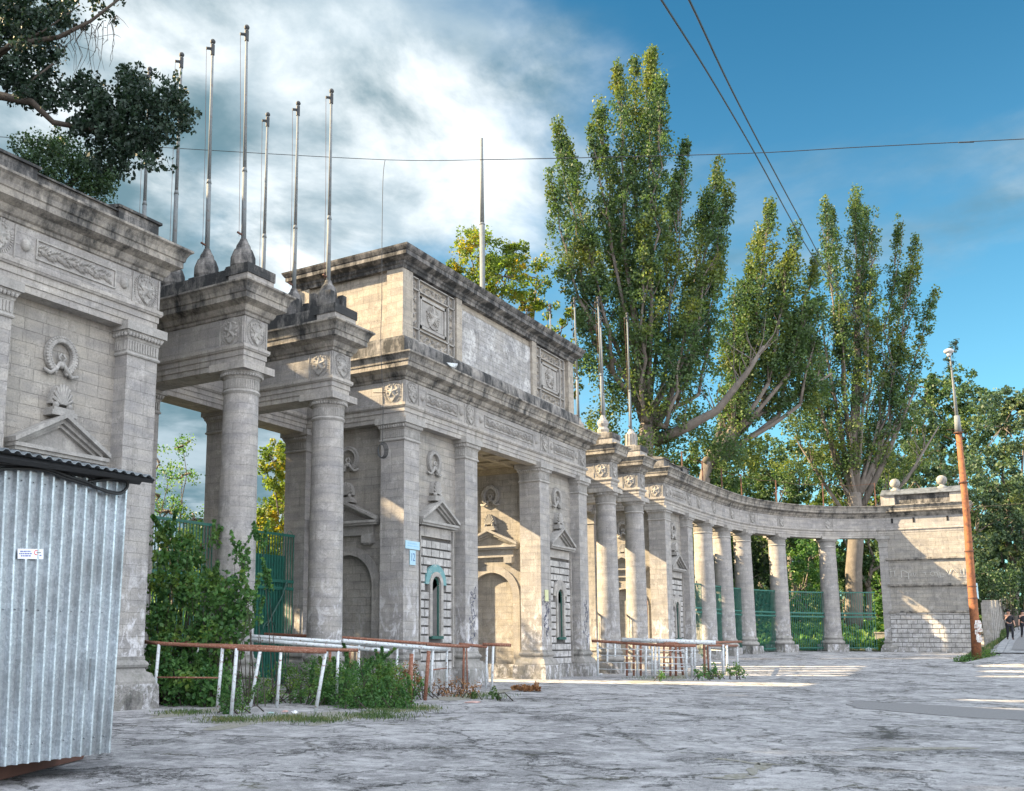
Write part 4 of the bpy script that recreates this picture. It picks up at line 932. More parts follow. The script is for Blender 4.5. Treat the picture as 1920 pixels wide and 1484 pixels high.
for i in range(15):   # hanging bare twigs
    u=rng.uniform(120,235); v=60-.28*(u-120)+rng.normal()*6; P=[at(u,v,21)]; du=rng.uniform(-6,9); 
    for k in range(6): u+=du+rng.normal()*5; du*=.6; du-=1.; v+=rng.uniform(8,26) if k else rng.uniform(-8,6); P.append(at(u,v,21+rng.normal()*.15))
    w.tube(P,[.013,.011,.009,.007,.006,.005,.004],4,False)
    for q in range(2):
        k=rng.integers(1,5); e=P[k]+RT*rng.normal()*.18-np.array([0,0,rng.uniform(.05,.4)]); w.tube([P[k],(P[k]+e)/2+RT*.03,e],[.007,.005,.003],4,False)
cen=[];rad=[]
def cl(u,v,r,n,t=21.5):
    for _ in range(n):
        a=rng.normal(size=2)*r*.5; cen.append(at(u+a[0],v+a[1],t+rng.normal()*.5)); rad.append(rng.uniform(.10,.24))
for u,v,r,n in [(30,40,60,90),(0,120,50,60),(40,150,40,34),(80,185,26,16),(120,185,26,18),(150,160,26,18),(180,185,30,26),(235,150,20,16),(255,195,38,44),(300,200,36,34),(340,205,22,16),(345,240,14,7),(220,240,36,54),(270,260,34,40),(60,60,60,60),(10,10,50,60),(70,170,40,30),(200,210,40,40),(230,280,34,26),(320,170,26,16),(255,150,20,14),(300,240,30,20),(160,235,34,26),(280,300,20,12),(190,290,30,22),(120,20,50,40),(200,-5,40,16),(90,110,30,16),(230,310,16,6)]: cl(u,v,r,n)
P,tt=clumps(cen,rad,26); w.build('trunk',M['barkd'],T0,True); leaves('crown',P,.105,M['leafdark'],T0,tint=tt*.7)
T1=thing('tree','dense conifer-like bush crown peeping over the nearest pavilion roof','tree',(15.,8.5,0),'dark trees behind the nearest pavilion')
w=MB(); w.tube([(14.5,8.5,0),(14.5,8.5,10),at(150,330,27)],[.25,.2,.08],8); w.build('trunk',M['barkd'],T1,True)
cen=[];rad=[]
for u,v,r,n in [(60,285,34,34),(110,280,40,50),(150,320,44,60),(200,340,26,22),(90,330,40,40),(180,360,34,30),(215,318,14,6)]:
    for _ in range(n): a=rng.normal(size=2)*r*.5; cen.append(at(u+a[0],v+a[1],27+rng.normal()*.5)); rad.append(rng.uniform(.15,.35))
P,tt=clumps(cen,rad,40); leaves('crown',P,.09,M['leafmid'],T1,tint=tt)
DG='dark trees behind the nearest pavilion'
big('broad dark tree in the park hidden behind the nearest pavilion',(9.,15,0),[((9,15,14),6.5,8),((3,14,12),5.5,8),((13,17,14),4.5,7.5)],leaf=.5,dens=.36,per=60,group=DG)
big('tall dark tree beyond the nearest pavilion, left of the first column',(18.5,13,0),[((17.,13,10.),3.8,6.),((15.,17,17),4.,6.)],leaf=.42,dens=.4,per=44,group=DG)
big('dark tree close behind the nearest pavilion roof',(21.3,13.5,0),[((21.3,13.8,9.6),3.6,5.6),((19.6,11.5,8.5),3.,4.5)],leaf=.42,dens=.7,per=64,group=DG)
big('tall dark tree out of sight left of the nearest pavilion',(-4.,15,0),[((-4,15,14),6.5,8.5),((-12,13,12),6,8)],leaf=.55,dens=.34,per=56,group=DG)
big('low spreading dark tree out of sight behind the shed',(3,8,0),[((4,8,4.5),4.5,4.5),((-4,8.5,5),5,5),((9,10,5.5),3.5,5)],leaf=.5,dens=.28,per=44,group=DG)
big('dark tree behind the shed end of the square',(-17.,9,0),[((-17,9,10),6,8)],leaf=.5,dens=.18,per=36,group=DG)
# ------------------------------------------------------------------ flagpoles
def finial(t,x,y,kind,lean):
    m=MB()
    if kind==0: m.box(x-.34,x+.34,y-.34,y+.34,11.18,11.32); m.lathe([(.30,11.30),(.34,11.42),(.335,11.66),(.26,11.86),(.21,11.9),(.19,12.0),(.12,12.12),(.09,12.2)],(x,y),14)
    elif kind==1:
        m.box(x-.30,x+.30,y-.30,y+.30,11.18,11.62)
        for a in (-1,1):
            for b in (-1,1): m.box(x+a*.30-.1,x+a*.30+.1,y+b*.30-.1,y+b*.30+.1,11.18,11.74)
        m.lathe([(.28,11.60),(.27,11.80),(.22,11.98),(.13,12.10),(.10,12.2)],(x,y),12)
    elif kind==2: m.box(x-.3,x+.3,y-.3,y+.3,11.2,11.34); m.lathe([(.26,11.34),(.30,11.48),(.2,11.62),(.27,11.78),(.26,11.9),(.14,12.05),(.1,12.2)],(x,y),14)
    else:
        m.box(x-.3,x+.3,y-.3,y+.3,11.2,11.34); m.lathe([(.27,11.34),(.25,11.95),(.15,12.08),(.1,12.2)],(x,y),14)
        for i in range(12): q=2*math.pi*i/12; m.obox((x+.27*math.cos(q),y+.27*math.sin(q),11.64),(-.035*math.sin(q),.035*math.cos(q),0),(.03*math.cos(q),.03*math.sin(q),0),(0,0,.3))
    m.build('stone_socket',M['soot2'] if kind<2 else M['trim'],t)
def flagpole(x,y,kind,label,lean=(0,0),z0=12.15,z1=18.6,zj=14.2,group='flagpoles on the porticoes',base=True,r=.055):
    t=thing('flagpole',label,'flagpole',(x,y,z0 if not base else 11.2),group)
    P=lambda z:np.array([x+lean[0]*(z-z0),y+lean[1]*(z-z0),z])
    if base: finial(t,x,y,kind,lean)
    m=MB(); m.tube([P(z0-.1),P(zj)],[r*1.25,r*1.15],10); m.tube([P(zj-.04),P(zj+.08)],[r*1.35,r*1.0],10); m.build('sleeve',M['polepaint'],t,True)
    m=MB(); m.tube([P(zj),P(z1)],[r*.95,r*.65],10); m.build('pole',M['polepaint'],t,True)
    if base:
        m=MB(); m.tube([P(z1-.42),P(z1-.1)],.06,8); m.sphere(P(z1),.08,8,6); m.tube([P(z1-.22),P(z1-.22)+np.array([-.16,.1,-.03])],.04,6); m.build('pulley_head',M['darkiron'],t)
        m=MB(); m.tube([P(z0)+np.array([-.12,.06,.1]),P((z0+z1)/2)+np.array([-.13,.06,0]),P(z1-.22)+np.array([-.15,.1,-.03])],.008,4); m.build('halyard',M['iron'],t)
        m=MB(); m.tube([P(z0+.15),P(z0+.15)+np.array([-.2,.05,.05])],.03,5); m.build('cleat',M['iron'],t)
ordn=['front','second','third','rearmost']
for i,(y,ln) in enumerate(((.55,.03),(1.9,.02),(3.2,.01),(4.5,.02))): flagpole(19.05,y,0,f'{ordn[i]} of four grey flagpoles on the beam over the first column',(ln*.3,ln),z1=18.55)
for i,y in enumerate((.55,1.88,3.15)): flagpole(22.83,y,1,f'{ordn[i] if i<2 else "rear"} of three grey flagpoles on the beam over the second column',(.004,.004),z1=18.4)
flagpole(44.6,.5,2,'front flagpole of the portico right of the gatehouse, on an urn-shaped socket',(-.012,.012),z1=18.1)
flagpole(44.6,1.75,2,'second flagpole of the portico right of the gatehouse',(-.01,.01),z1=18.3); flagpole(44.6,3.1,2,'third flagpole of the portico right of the gatehouse',(0,.01),z1=18.2); flagpole(44.6,4.4,2,'rearmost flagpole of the portico right of the gatehouse',(0,.01),z1=18.2)
flagpole(48.4,.5,3,'front flagpole on a fluted socket beside the far pavilion',(-.01,.0),z1=18.35)
flagpole(48.4,1.9,3,'rear flagpole behind the fluted socket beside the far pavilion',(-.01,.01),z1=18.3)
p0=at(905,560,60); p1=at(902,260,60); g0=G(p0[0],p0[1]); flagpole(p0[0],p0[1],0,'tall bare pole standing in the park behind the gatehouse attic',(0,0),z0=g0,z1=p1[2],zj=p0[2]+5,base=False,r=.15,group=None)
# ------------------------------------------------------------------ green fences
def fence(p0,p1,z0,z1,label,sheet=None,mid=((3.40,.05),(3.16,.05)),sp=.135,group='green iron fence panels between the columns',cat='fence',rusty=False,loops=False):
    p0=np.array(p0,float);p1=np.array(p1,float); L=np.linalg.norm(p1-p0); d=(p1-p0)/L; c=(p0+p1)/2; t=thing('iron_fence',label,cat,(c[0],c[1],z0),group)
    m=MB(); D=np.array([d[0],d[1],0]); Nn=np.array([-d[1],d[0],0]); C3=np.array([c[0],c[1],0])
    for z,h in ((z1,.04),(z0+.2,.03))+tuple(mid): m=MB(); m.obox(C3+np.array([0,0,z]),D*L/2,Nn*.035,(0,0,h)); m.build('rail',M['greenpaint'],t)
    n=int(L/sp)
    for k in range(n):
        q=p0+d*(k+.5)*L/n; mm=MB(); mm.obox((q[0]+Nn[0]*.0,q[1],(z0+.05+z1-.03)/2),D*.014,Nn*.014,(0,0,(z1-.08-z0)/2))
        if loops: pass
        o=mm.build('bar',M['greenpaint'] if not rusty or k%3 else M['iron'],t)
    if sheet:
        m=MB(); m.obox(C3+np.array([0,0,(sheet[0]+sheet[1])/2])+Nn*.06,D*L/2*sheet[2],Nn*.006,(0,0,(sheet[1]-sheet[0])/2)); m.build('sheet_panel',M['greenpaint'],t)
    if loops:
        m=MB()
        for k in range(int(L/.5)):
            q=p0+d*(k*.5+.25); pts=[np.array([q[0],q[1],z1+.02])+D*.14*math.cos(a)+np.array([0,0,.14*math.sin(a)]) for a in np.linspace(0,math.pi,7)]; m.tube(pts,.012,4)
        m.build('hoops',M['greenpaint'],t)
fence((15.3,4.45),(18.6,4.45),0,4.95,'green iron fence overgrown by leaves between nearest pavilion and first column',loops=True)
fence((19.5,4.45),(22.37,4.45),0,4.95,'green iron fence seen left of the first column above the shrub',loops=True)
fence((23.28,4.45),(26.3,4.45),0,4.95,'green gate leaf beside the gatehouse pier, dark sheet behind its bars',sheet=(.2,4.25,.7),cat='gate',loops=True)
t=thing('gate_strut','curled green iron strut bracing the gate leaf beside the gatehouse pier','gate strut',(25.6,4.3,1.))
m=MB(); m.tube([at(538,1090,Y=4.3),at(528,1120,Y=4.3),at(512,1150,Y=4.3),at(500,1175,Y=4.3)],.035,6); m.build('strut',M['darkgreen'],t)
m=MB(); m.tube([at(505+12*math.cos(a),1180-14*math.sin(a),Y=4.3) for a in np.linspace(0,math.pi,9)],.03,6); m.build('curl',M['darkgreen'],t)
fence((41.2,4.45),(44.1,4.45),0,4.9,'green iron fence in the slot right of the gatehouse')
fence((45.05,4.45),(47.9,4.45),0,4.9,'green iron fence behind the far pair of round columns')
pts=[(56.5,.9)]+[(x,y) for x,y,_ in cols]+[(74.3,-7.3)]
labs=['solid looking green fence panel right of the far pavilion','green fence panel between first and second colonnade columns','green fence panel between second and third colonnade columns','green fence panel between third and fourth colonnade columns','widest green fence panel, pale bars, between the two rightmost free columns','green fence panel next to the end wall with the poplar trunk behind']
for i,(a,b) in enumerate(zip(pts[:-1],pts[1:])):
    g=G(*((a[0]+b[0])/2,(a[1]+b[1])/2)); a=np.array(a);b=np.array(b);d=(b-a)/np.linalg.norm(b-a); 
    fence(a+d*.5,b-d*.5,g+.05,4.75+.05,labs[i],sp=.15)
# iron stanchions with a wire above the cornice
t=None; prev=None
for k,u in enumerate((1268,1317.7,1353.7,1390.,1456.,1543.6,1641.5)):
    x,y,r=at_u(mid,u,11.4); m=MB(); m.box(x-.035,x+.035,y-.035,y+.035,10.66,12.35); m.box(x-.1,x+.1,y-.1,y+.1,10.66,10.72)
    o=m.build('iron_stanchion',M['iron'],loc=(x,y,10.66)); tag(o,['rusty stanchion on the far pavilion roof','rusty stanchion on the colonnade cornice, first after the far pavilion','rusty stanchion on the cornice above the second colonnade column','rusty stanchion on the cornice above the third colonnade column','rusty stanchion on the cornice above the fourth colonnade column','rusty stanchion on the cornice above the last free column','rusty stanchion beside the left stone ball of the end wall'][k],'stanchion','iron stanchions along the colonnade roof')
    if k: mw=MB(); mw.tube([prev,(np.array(prev)+np.array((x,y,12.3)))/2-np.array([0,0,.15]),(x,y,12.3)],.012,4); tag(mw.build('stanchion_wire',M['iron'],loc=prev),['sagging wire over the far pavilion roof','wire span above the first colonnade columns','wire span above the second and third columns','wire span above the third and fourth columns','wire span above the fourth and last columns','wire span between last free column and end wall'][k-1],'wire','wire spans along the colonnade roof')
    prev=(x,y,12.3)
# ------------------------------------------------------------------ pipe railings
def gp(u,v,z=0): p=at(u,v,Z=z); return np.array([p[0],p[1],G(p[0],p[1])*0+z])
def topof(base,u,v):
    r=ray(u,v); return CAMLOC+r*(((base-CAMLOC)@FWH)/(r@FWH))
def railing(label,posts,rails,group='pipe railings in front of the porticoes',rail='rust',post='whitepaint',r=.038,bars=(),rr=.042,brown=()):
    """posts: (u, v of foot, u, v of top[, distance]); the distance is needed where weeds hide the foot"""
    tops=[];bases=[]
    for p in posts:
        if len(p)==5: q=at(p[0],p[1],p[4]); B=np.array([q[0],q[1],G(q[0],q[1])])
        else: B=gp(p[0],p[1])
        bases.append(B); tops.append(topof(B,p[2],p[3]))
    T=thing('pipe_railing',label,'railing',bases[0],group)
    for i,(B,A) in enumerate(zip(bases,tops)):
        m=MB(); m.tube([B-np.array([0,0,.05]),A],r,8); m.build('post',M['rust'] if i in brown else M[post],T,True)
    for rl in rails:
        P=[tops[q] if isinstance(q,int) else at(*q) for q in rl]; k=rng.normal(size=(len(P),3))*.004; P=[a+b for a,b in zip(P,k)]
        m=MB(); m.tube(P,rr,8)
        for p in P[1:-1]: m.sphere(p,rr*1.12,8,5)
        m.build('rail',M[rail],T,True)
    for (i,fi,j,fj,mt) in bars:
        a=bases[i]+(tops[i]-bases[i])*fi; b=bases[j]+(tops[j]-bases[j])*fj; m=MB(); m.tube([a,b],.02,6); m.build('cross_bar',M[mt],T,True)
    return T
GR='pipe railings in front of the near portico'
railing('rusty-topped railing starting at the nearest pavilion, low rusty cross bar',[(287,1327,298.4,1207),(407,1330,417.5,1213)],[[(262,1203,23.2),0,1,(444,1215,21.7)]],GR,bars=((0,.47,1,.50,'rust'),))
railing('front rusty railing with elbow ends and leaning white posts',[(433,1344.5,444,1216),(590,1341,611,1222)],[[0,1]],GR,rr=.045)
railing('rusty railing behind the front one, three leaning white posts',[(357,1300,374,1209,23.3),(468,1331,489,1213.5),(519,1328,527,1215),(631,1293,634,1219,23.4)],[[(318,1200,23.6),0,1,2,3,(671,1220,23.6)]],GR)
railing('low white-railed barrier with brown posts above the weeds',[(617.5,1262,619,1212,25.2),(651,1268,652,1214.5,25.3),(706,1275,708,1219,25.5)],[[(470,1200,24.6),0,1,2,(728,1221,25.6)]],GR,rail='whitepaint',brown=(0,1,2),rr=.055)
railing('long white-railed barrier ending in a post pair in mid weeds',[(671.7,1274,672.7,1207,26.4),(743.5,1287,744.6,1213,27.8),(772.7,1295,775,1216,28.4)],[[(470,1194,24.8),(580,1200.5,25.6),0,1,2]],GR,rail='whitepaint',rr=.055)
railing('rust post standing alone with cut top in front of the white rails',[(768.5,1325,771.7,1226)],[],GR,brown=(0,),r=.05)
railing('thick rust post without rail right of the dead leaves',[(796.7,1313.7,804,1221)],[],GR,brown=(0,),r=.05)
railing('white railing with chipped posts in front of the teal arched window',[(807,1306.5,811.7,1216),(837,1297,838,1217.5)],[[(642,1202,24.6),(740,1210,26.0),0,1]],GR,rail='whitepaint',rr=.055,bars=((0,.55,1,.55,'rust'),))
railing('long thin rusty rail running past the gatehouse pier',[(655,1250,656,1196.5,29.6),(868,1285,870,1212,31.4)],[[(495,1189,29.4),0,1,(880,1212.7,31.5)]],GR,rr=.045,brown=(0,1))
railing('yellowish rusty rail stub on the end of the long rusty rail',[(876,1240,875,1213,31)],[[(800,1209,30.2),(878,1213,31)]],GR,rr=.05,r=.02,brown=(0,))
railing('short rust-topped railing with two white posts before the passage',[(911,1291,913,1213),(921.7,1297,924.8,1212)],[[(861,1208,31.4),0],[(905,1208.5,30.5),(958,1210,30.5)]],GR,rr=.05)
GF='pipe railings in front of the far portico'
P6=[(1138,1264,1139,1206),(1153,1264,1153,1206.5),(1194.7,1268,1195,1207.5),(1210.8,1270.8,1210.8,1208),(1222.5,1266.7,1222.5,1209),(1228,1273,1229,1210),(1286.7,1271.7,1286.7,1210),(1121,1262,1120.5,1204,42)]
railing('white gridded railing between gatehouse and far portico, four thin bars',P6,[[(1110,1202,42),(1175,1206,42),5,(1265,1211,39.6),(1305,1211,39.4)]],GF,bars=tuple((7,f,6,f,'whitepaint') for f in (.22,.42,.62,.82)),rr=.06,r=.05)
railing('rear railing with whitish rail and rust-brown posts',[(1175,1250,1175,1206,43),(1188,1258,1188,1207,43),(1201,1250,1201,1207,43),(1245,1263,1245,1210),(1256.7,1260,1256.7,1210,42.5),(1267,1260,1267,1210,42.5)],[[(1165,1199.5,42),(1342,1205,41)]],GF,rail='whitepaint',rr=.09,r=.05,brown=(0,1,2,3,4,5),bars=((3,.5,5,.9,'rust'),(3,.4,5,.4,'rust')))
railing('railing with a leaning orange-brown post and diagonal brace',[(1281,1268,1274,1211),(1296.7,1255,1296.7,1210,43),(1302.5,1256,1302.5,1210,43),(1236,1255,1235,1210,43)],[[(1232,1208,43),(1310,1208,43)]],GF,rr=.055,r=.05,brown=(0,),bars=((1,.5,0,.9,'whitepaint'),(3,.3,2,.3,'whitepaint'),(3,.6,2,.6,'whitepaint')))
railing('railing at the right end of the group with paired posts',[(1321,1258,1320,1207,42.5),(1329,1266,1327.5,1207),(1331.7,1257,1330,1205,43),(1355.8,1257,1355.8,1209,43.5),(1363.8,1257,1362.8,1210,44),(1383,1259.5,1382,1211)],[[(1245,1207,41),(1310,1206,42),(1390,1203.5,46)],[(1331,1210.5,42.),5]],GF,rr=.055,r=.05,brown=(0,1),bars=((1,.8,3,.8,'whitepaint'),(1,.4,3,.4,'whitepaint')))
# ------------------------------------------------------------------ corrugated shed
def shed():
    BR=at(204,1411,Z=.22); BL=at(-60,1445,Z=.22); d=(BR-BL); L=np.linalg.norm(d); 
    TR=None
    T=thing('metal_shed','corrugated galvanised metal shed with sticker at the left edge','shed',tuple((BR+BL)/2*np.array([1,1,0])))
    u=d/L; nrm_=np.cross(u,[0,0,1.]); nrm_/=np.linalg.norm(nrm_)
    if nrm_@(CAMLOC-BR)<0: nrm_=-nrm_
    def wallp(uu,vv,off):
        r=ray(uu,vv); return CAMLOC+r*(((BR-CAMLOC)@nrm_+off)/(r@nrm_))
    TR=wallp(238,900,0.); TL=wallp(-36,848,0.)
    # trapezoid profile along the wall
    prof=[]; n=13; w=L/n
    for i in range(n):
        a=i*w; prof+=[(a,.0),(a+w*.60,.0),(a+w*.66,.055),(a+w*.82,.055),(a+w*.93,.0)]
    prof.append((L,0.))
    m=MB(); vs=[]
    lv=[0,.25,.5,.75,1]
    for f in lv:
        for a,h in prof:
            s=a/L; B=BL+(BR-BL)*s; Tt=TL+(TR-TL)*s; p=B+(Tt-B)*f+nrm_*(h+ .006*math.sin(a*3+f*5)); vs.append(p)
    k=len(prof); 
    m.add(vs,[(j*k+i,j*k+i+1,(j+1)*k+i+1,(j+1)*k+i) for j in range(len(lv)-1) for i in range(k-1)]); nf=len(m.f)
    for i in range(13):     # screw heads are part of the sheet
        for v in (.06,.5,.93):
            q=(BL+(BR-BL)*((i+.3)/13))*(1-v)+(TL+(TR-TL)*((i+.3)/13))*v; m.sphere(q+nrm_*.004,.011,6,4)
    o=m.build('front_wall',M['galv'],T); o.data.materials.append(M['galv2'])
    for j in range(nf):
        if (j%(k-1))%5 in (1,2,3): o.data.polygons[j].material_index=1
    m=MB(); bk=-nrm_*2.3; m.add([BR-nrm_*.0,BR+bk,TR+bk,TR,BL,BL+bk,TL+bk,TL],[(0,1,2,3),(4,5,6,7),(1,5,6,2)]); m.build('side_walls',M['galv'],T)
    # corrugated roof sheet with an overhang
    m=MB(); ov=.30; A0=wallp(-60,832,.3); A1=wallp(289,896,.3); B0=A0-nrm_*2.9+np.array([0,0,.35]); B1=A1-nrm_*2.9+np.array([0,0,.35])
    n=38; vs=[]
    for e,(a,b) in enumerate(((A0,A1),(B0,B1))):
        for lay in (0,1):
            for i in range(n*2+1):
                f=i/(n*2); h=[0,.035][i//1%2] if False else (.028 if (i%4 in (1,2)) else 0); vs.append(a+(b-a)*f+np.array([0,0,h-(.012 if lay else 0)]))
    k=n*2+1; m.add(vs,[(i,i+1,2*k+i+1,2*k+i) for i in range(k-1)]+[(k+i,3*k+i,3*k+i+1,k+i+1) for i in range(k-1)]+[(i,k+i,k+i+1,i+1) for i in range(k-1)]+[(k-1,2*k-1,4*k-1,3*k-1)])
    m.build('roof',M['tin'],T)
    m=MB(); m.tube([wallp(-60,850,.24),wallp(286,901,.24)],.04,4); m.tube([wallp(-60,858,.06),wallp(262,903,.06)],.045,4); m.build('eaves_beam',M['black'],T)
    # rusty skid under the wall
    m=MB(); K0=at(-70,1481,Z=0.01); K1=at(166,1421,Z=0.02)
    m.prism([K0,K0+np.array([0,0,.16]),K1+np.array([0,0,.19])+(K1-K0)*.03,K1-(K1-K0)*.06],-nrm_*.3); m.build('skid',M['iron'],T)
    # door hasp
    m=MB(); c=wallp(170,1235,.09); m.tube([c,c-np.array([0,0,.36])],.012,6); m.build('latch_rod',M['polepaint'],T)
    # sticker
    s0=BL+(TL-BL)*0; 
    def wallp(uu,vv,off):
        r=ray(uu,vv); tt=((BR-CAMLOC)@nrm_+off)/(r@nrm_); return CAMLOC+r*tt
    m=MB(); c=[wallp(33,1048,.048),wallp(81,1049,.048),wallp(81,1030,.048),wallp(33,1029,.048)]; m.prism(c,nrm_*.003); m.build('sticker',plain('sticker_paper',(.72,.74,.80),.5,var=.05),T)
    ink=plain('sticker_ink',(.10,.12,.35),.6,bump=0); red=plain('sticker_red',(.7,.08,.05),.6,bump=0)
    m=MB()
    for (y,a,b) in ((1034.2,38,58),(1038.4,36,60),(1042.6,39,58),(1041.8,74,78)):
        x=a; rr_=random.Random(int(y))
        while x<b: ww=rr_.uniform(2,6); q=[wallp(x,y+1.1,.052),wallp(min(x+ww,b),y+1.1,.052),wallp(min(x+ww,b),y-1.1,.052),wallp(x,y-1.1,.052)]; m.add(q,[(0,1,2,3)]); x+=ww+.8
    m.build('print',ink,T)
    m=MB(); m.tube([wallp(68+3.4*math.cos(a),1036.5-4*math.sin(a),.054) for a in np.linspace(.8,5.4,12)],.004,4); m.build('ring_mark',red,T)
    m=MB(); m.prism([wallp(69,1037.5,.052),wallp(77,1037.2,.052),wallp(77,1036.2,.052),wallp(69,1036,.052)],nrm_*.002); m.build('arrow_mark',M['black'],T)
    # cable bundle hanging under the eaves
    C=thing('cable','thick black cable looping under the shed eaves','cable',tuple(wallp(120,890,.1)))
    P=lambda L_,o=.09:[wallp(a,b,o) for a,b in L_]
    def smooth(P,n=4):
        P=[np.array(p) for p in P]; out=[]
        for i in range(len(P)-1):
            p0,p1,p2,p3=P[max(i-1,0)],P[i],P[i+1],P[min(i+2,len(P)-1)]
            for k in range(n): f=k/n; out.append(.5*((2*p1)+(-p0+p2)*f+(2*p0-5*p1+4*p2-p3)*f*f+(-p0+3*p1-3*p2+p3)*f**3))
        return out+[P[-1]]
    m=MB(); m.tube(smooth(P([(-60,885),(0,880),(50,879),(90,884),(120,896),(160,908),(190,918),(222,925),(236,917),(239,905),(226,897),(200,899),(165,904)])),.020,8)
    m.tube(smooth(P([(-60,864),(0,868),(60,873),(100,882),(130,894),(165,905),(195,921),(225,926),(238,914)],.12)),.016,8); m.build('cable_strand',M['black'],C,True)
shed()
# ------------------------------------------------------------------ signs
P=frame((26.25,-.0,0),(1,0,0),(0,-1,0))
blue=plain('faded_sign_blue',(.33,.50,.58),.4,var=.06); navy=plain('sign_blue_text',(.05,.10,.30),.5,bump=0)
def fonttext(name,txt,size,P,a,z,d,mat,parent,sx=1.):
    cu=bpy.data.curves.new(name,'FONT'); cu.body=txt; cu.size=size; cu.extrude=.002; cu.align_x='CENTER'; cu.align_y='CENTER'
    o=bpy.data.objects.new(name,cu); COL.objects.link(o); bpy.context.view_layer.update()
    me=bpy.data.meshes.new_from_object(o.evaluated_get(bpy.context.evaluated_depsgraph_get())); bpy.data.objects.remove(o)
    U=P(1,0,0)-P(0,0,0); Nn=P(0,0,1)-P(0,0,0); c=np.array(P(a,z,d)); base=np.array(parent_loc(parent))
    for v in me.vertices: q=c+U*v.co.x*sx+np.array([0,0,v.co.y])+Nn*v.co.z; v.co=Vector(q-base)
    me.materials.clear(); me.materials.append(mat); o=bpy.data.objects.new(name,me); COL.objects.link(o); o.parent=parent; return o
t=thing('street_sign','pale blue street name plate fixed above the number 12 plate','sign',(26.75,-.03,4.5)); m=MB(); bx(m,P,.06,.90,4.36,4.62,.02,.035); m.build('plate',blue,t)
m=MB()
for (z,a,b) in ((4.54,.18,.42),(4.54,.46,.72),(4.46,.16,.5),(4.46,.53,.8)):
    x=a; 
    while x<b: bx(m,P,x,x+.035,z-.018,z+.018,.035,.037); x+=.05
m.build('lettering',plain('faint_blue',(.24,.42,.60),.5,bump=0),t)
t=thing('house_number','pale blue plate with the number 12 on the gatehouse pier','sign',(26.7,-.03,4.1)); m=MB(); bx(m,P,.32,.66,3.86,4.33,.02,.035); m.build('plate',blue,t); fonttext('number','12',.36,P,.49,4.10,.038,navy,t,.72)
m=MB(); bx(m,P,.33,.64,3.80,3.84,.0,.02); m.build('bracket',M['trim'],t)
P=frame((36.3,0,0),(1,0,0),(0,-1,0)); m=MB(); bx(m,P,.30,.62,3.05,3.5,.012,.03); tag(m.build('notice_board',plain('yellowish_notice',(.50,.52,.30),.7),loc=(36.75,-.02,3.2)),'small yellowish blank notice on the pier right of the passage','notice')
# ------------------------------------------------------------------ wires
def sm(P,n=5):
    P=[np.array(p,float) for p in P]; out=[]
    for i in range(len(P)-1):
        p0,p1,p2,p3=P[max(i-1,0)],P[i],P[i+1],P[min(i+2,len(P)-1)]
        for k in range(n): f=k/n; out.append(.5*((2*p1)+(-p0+p2)*f+(2*p0-5*p1+4*p2-p3)*f*f+(-p0+3*p1-3*p2+p3)*f**3))
    return out+[P[-1]]
POLE0=at(1832,1240,52); POLE0[2]=G(POLE0[0],POLE0[1]); 
def wire(label,pts,r,group=None):
    P=sm([at(*q) for q in pts]); m=MB(); m.tube(P,r,6); c=P[len(P)//2]; return tag(m.build('overhead_wire',M['black'],loc=c),label,'wire',group)
wire('left of two thick black wires descending from top centre to the lamp post',[(1215,-40,8.5),(1240,0,9),(1330,142,12),(1420,296,16.5),(1500,442,22),(1560,535,28),(1640,645,37),(1700,718,45),(1788,812,52)],.012,'overhead power wires')
wire('right of two thick black wires descending from top centre to the lamp post',[(1265,-40,8.5),(1292,0,9),(1370,165,12),(1440,300,16.5),(1510,430,22),(1560,520,28),(1640,640,37),(1700,716,45),(1789,806,52)],.012,'overhead power wires')
wire('thin wire crossing the sky behind the near flagpoles',[(-40,252,30),(0,257,30),(340,279,30),(722,300,30),(900,300,30)],.010)
wire('thin black wire crossing right past the poplar tops',[(900,300,30),(1100,296,30),(1400,288,30),(1600,277,29),(1800,267,28),(1960,259,27)],.013)
wire('short black splice on the thin wire at upper right',[(1797,267.5,27.9),(1826,266.5,27.9)],.022)
T=thing('hanging_cable','thin cable dropping from the sky wire and ending in a coil','cable',tuple(at(714,846,28.6)))
m=MB(); m.tube(sm([at(722,300,30),at(718,340,29.6),at(716,480,28.9),at(716,560,28.8),at(714,640,28.8),at(718,760,28.6),at(717,828,28.6)]),.010,6); m.build('drop_line',M['black'],T)
m=MB()
for i in range(5):
    r1,r2=.13+.012*i,.20+.012*i; c=at(714.5+.4*i,846-.5*i,28.55); m.tube([c+RT*r1*math.cos(a)*.8+np.array([0,0,r2*math.sin(a)])+np.array([.02*i,0,0]) for a in np.linspace(0,2*math.pi,25)],.011,6)
m.build('coil',M['black'],T,True)
m=MB(); m.tube([at(700,737,Y=.6),at(722,737,28.8)],.012,5); m.build('wall_hook',M['iron'],T)
m=MB(); b=at(852,686,Y=-.5); vs=[]
for i in range(7):
    f=i/6; 
    for j in range(4): g=j/3; q=at(838+20*f,680+2*f+11*g*math.sin(math.pi*min(1,f*.9)),Y=-.55-.12*math.sin(math.pi*g)); vs.append(q)
m.add(vs,[(i*4+j,i*4+j+1,(i+1)*4+j+1,(i+1)*4+j) for i in range(6) for j in range(3)]); o=m.build('loose_sheet',M['whitepaint'],loc=b); so_=o.modifiers.new('s','SOLIDIFY'); so_.thickness=.01; m_=M['tin']; tag(o,'bent white sheet sticking out over the gatehouse cornice','loose sheet')
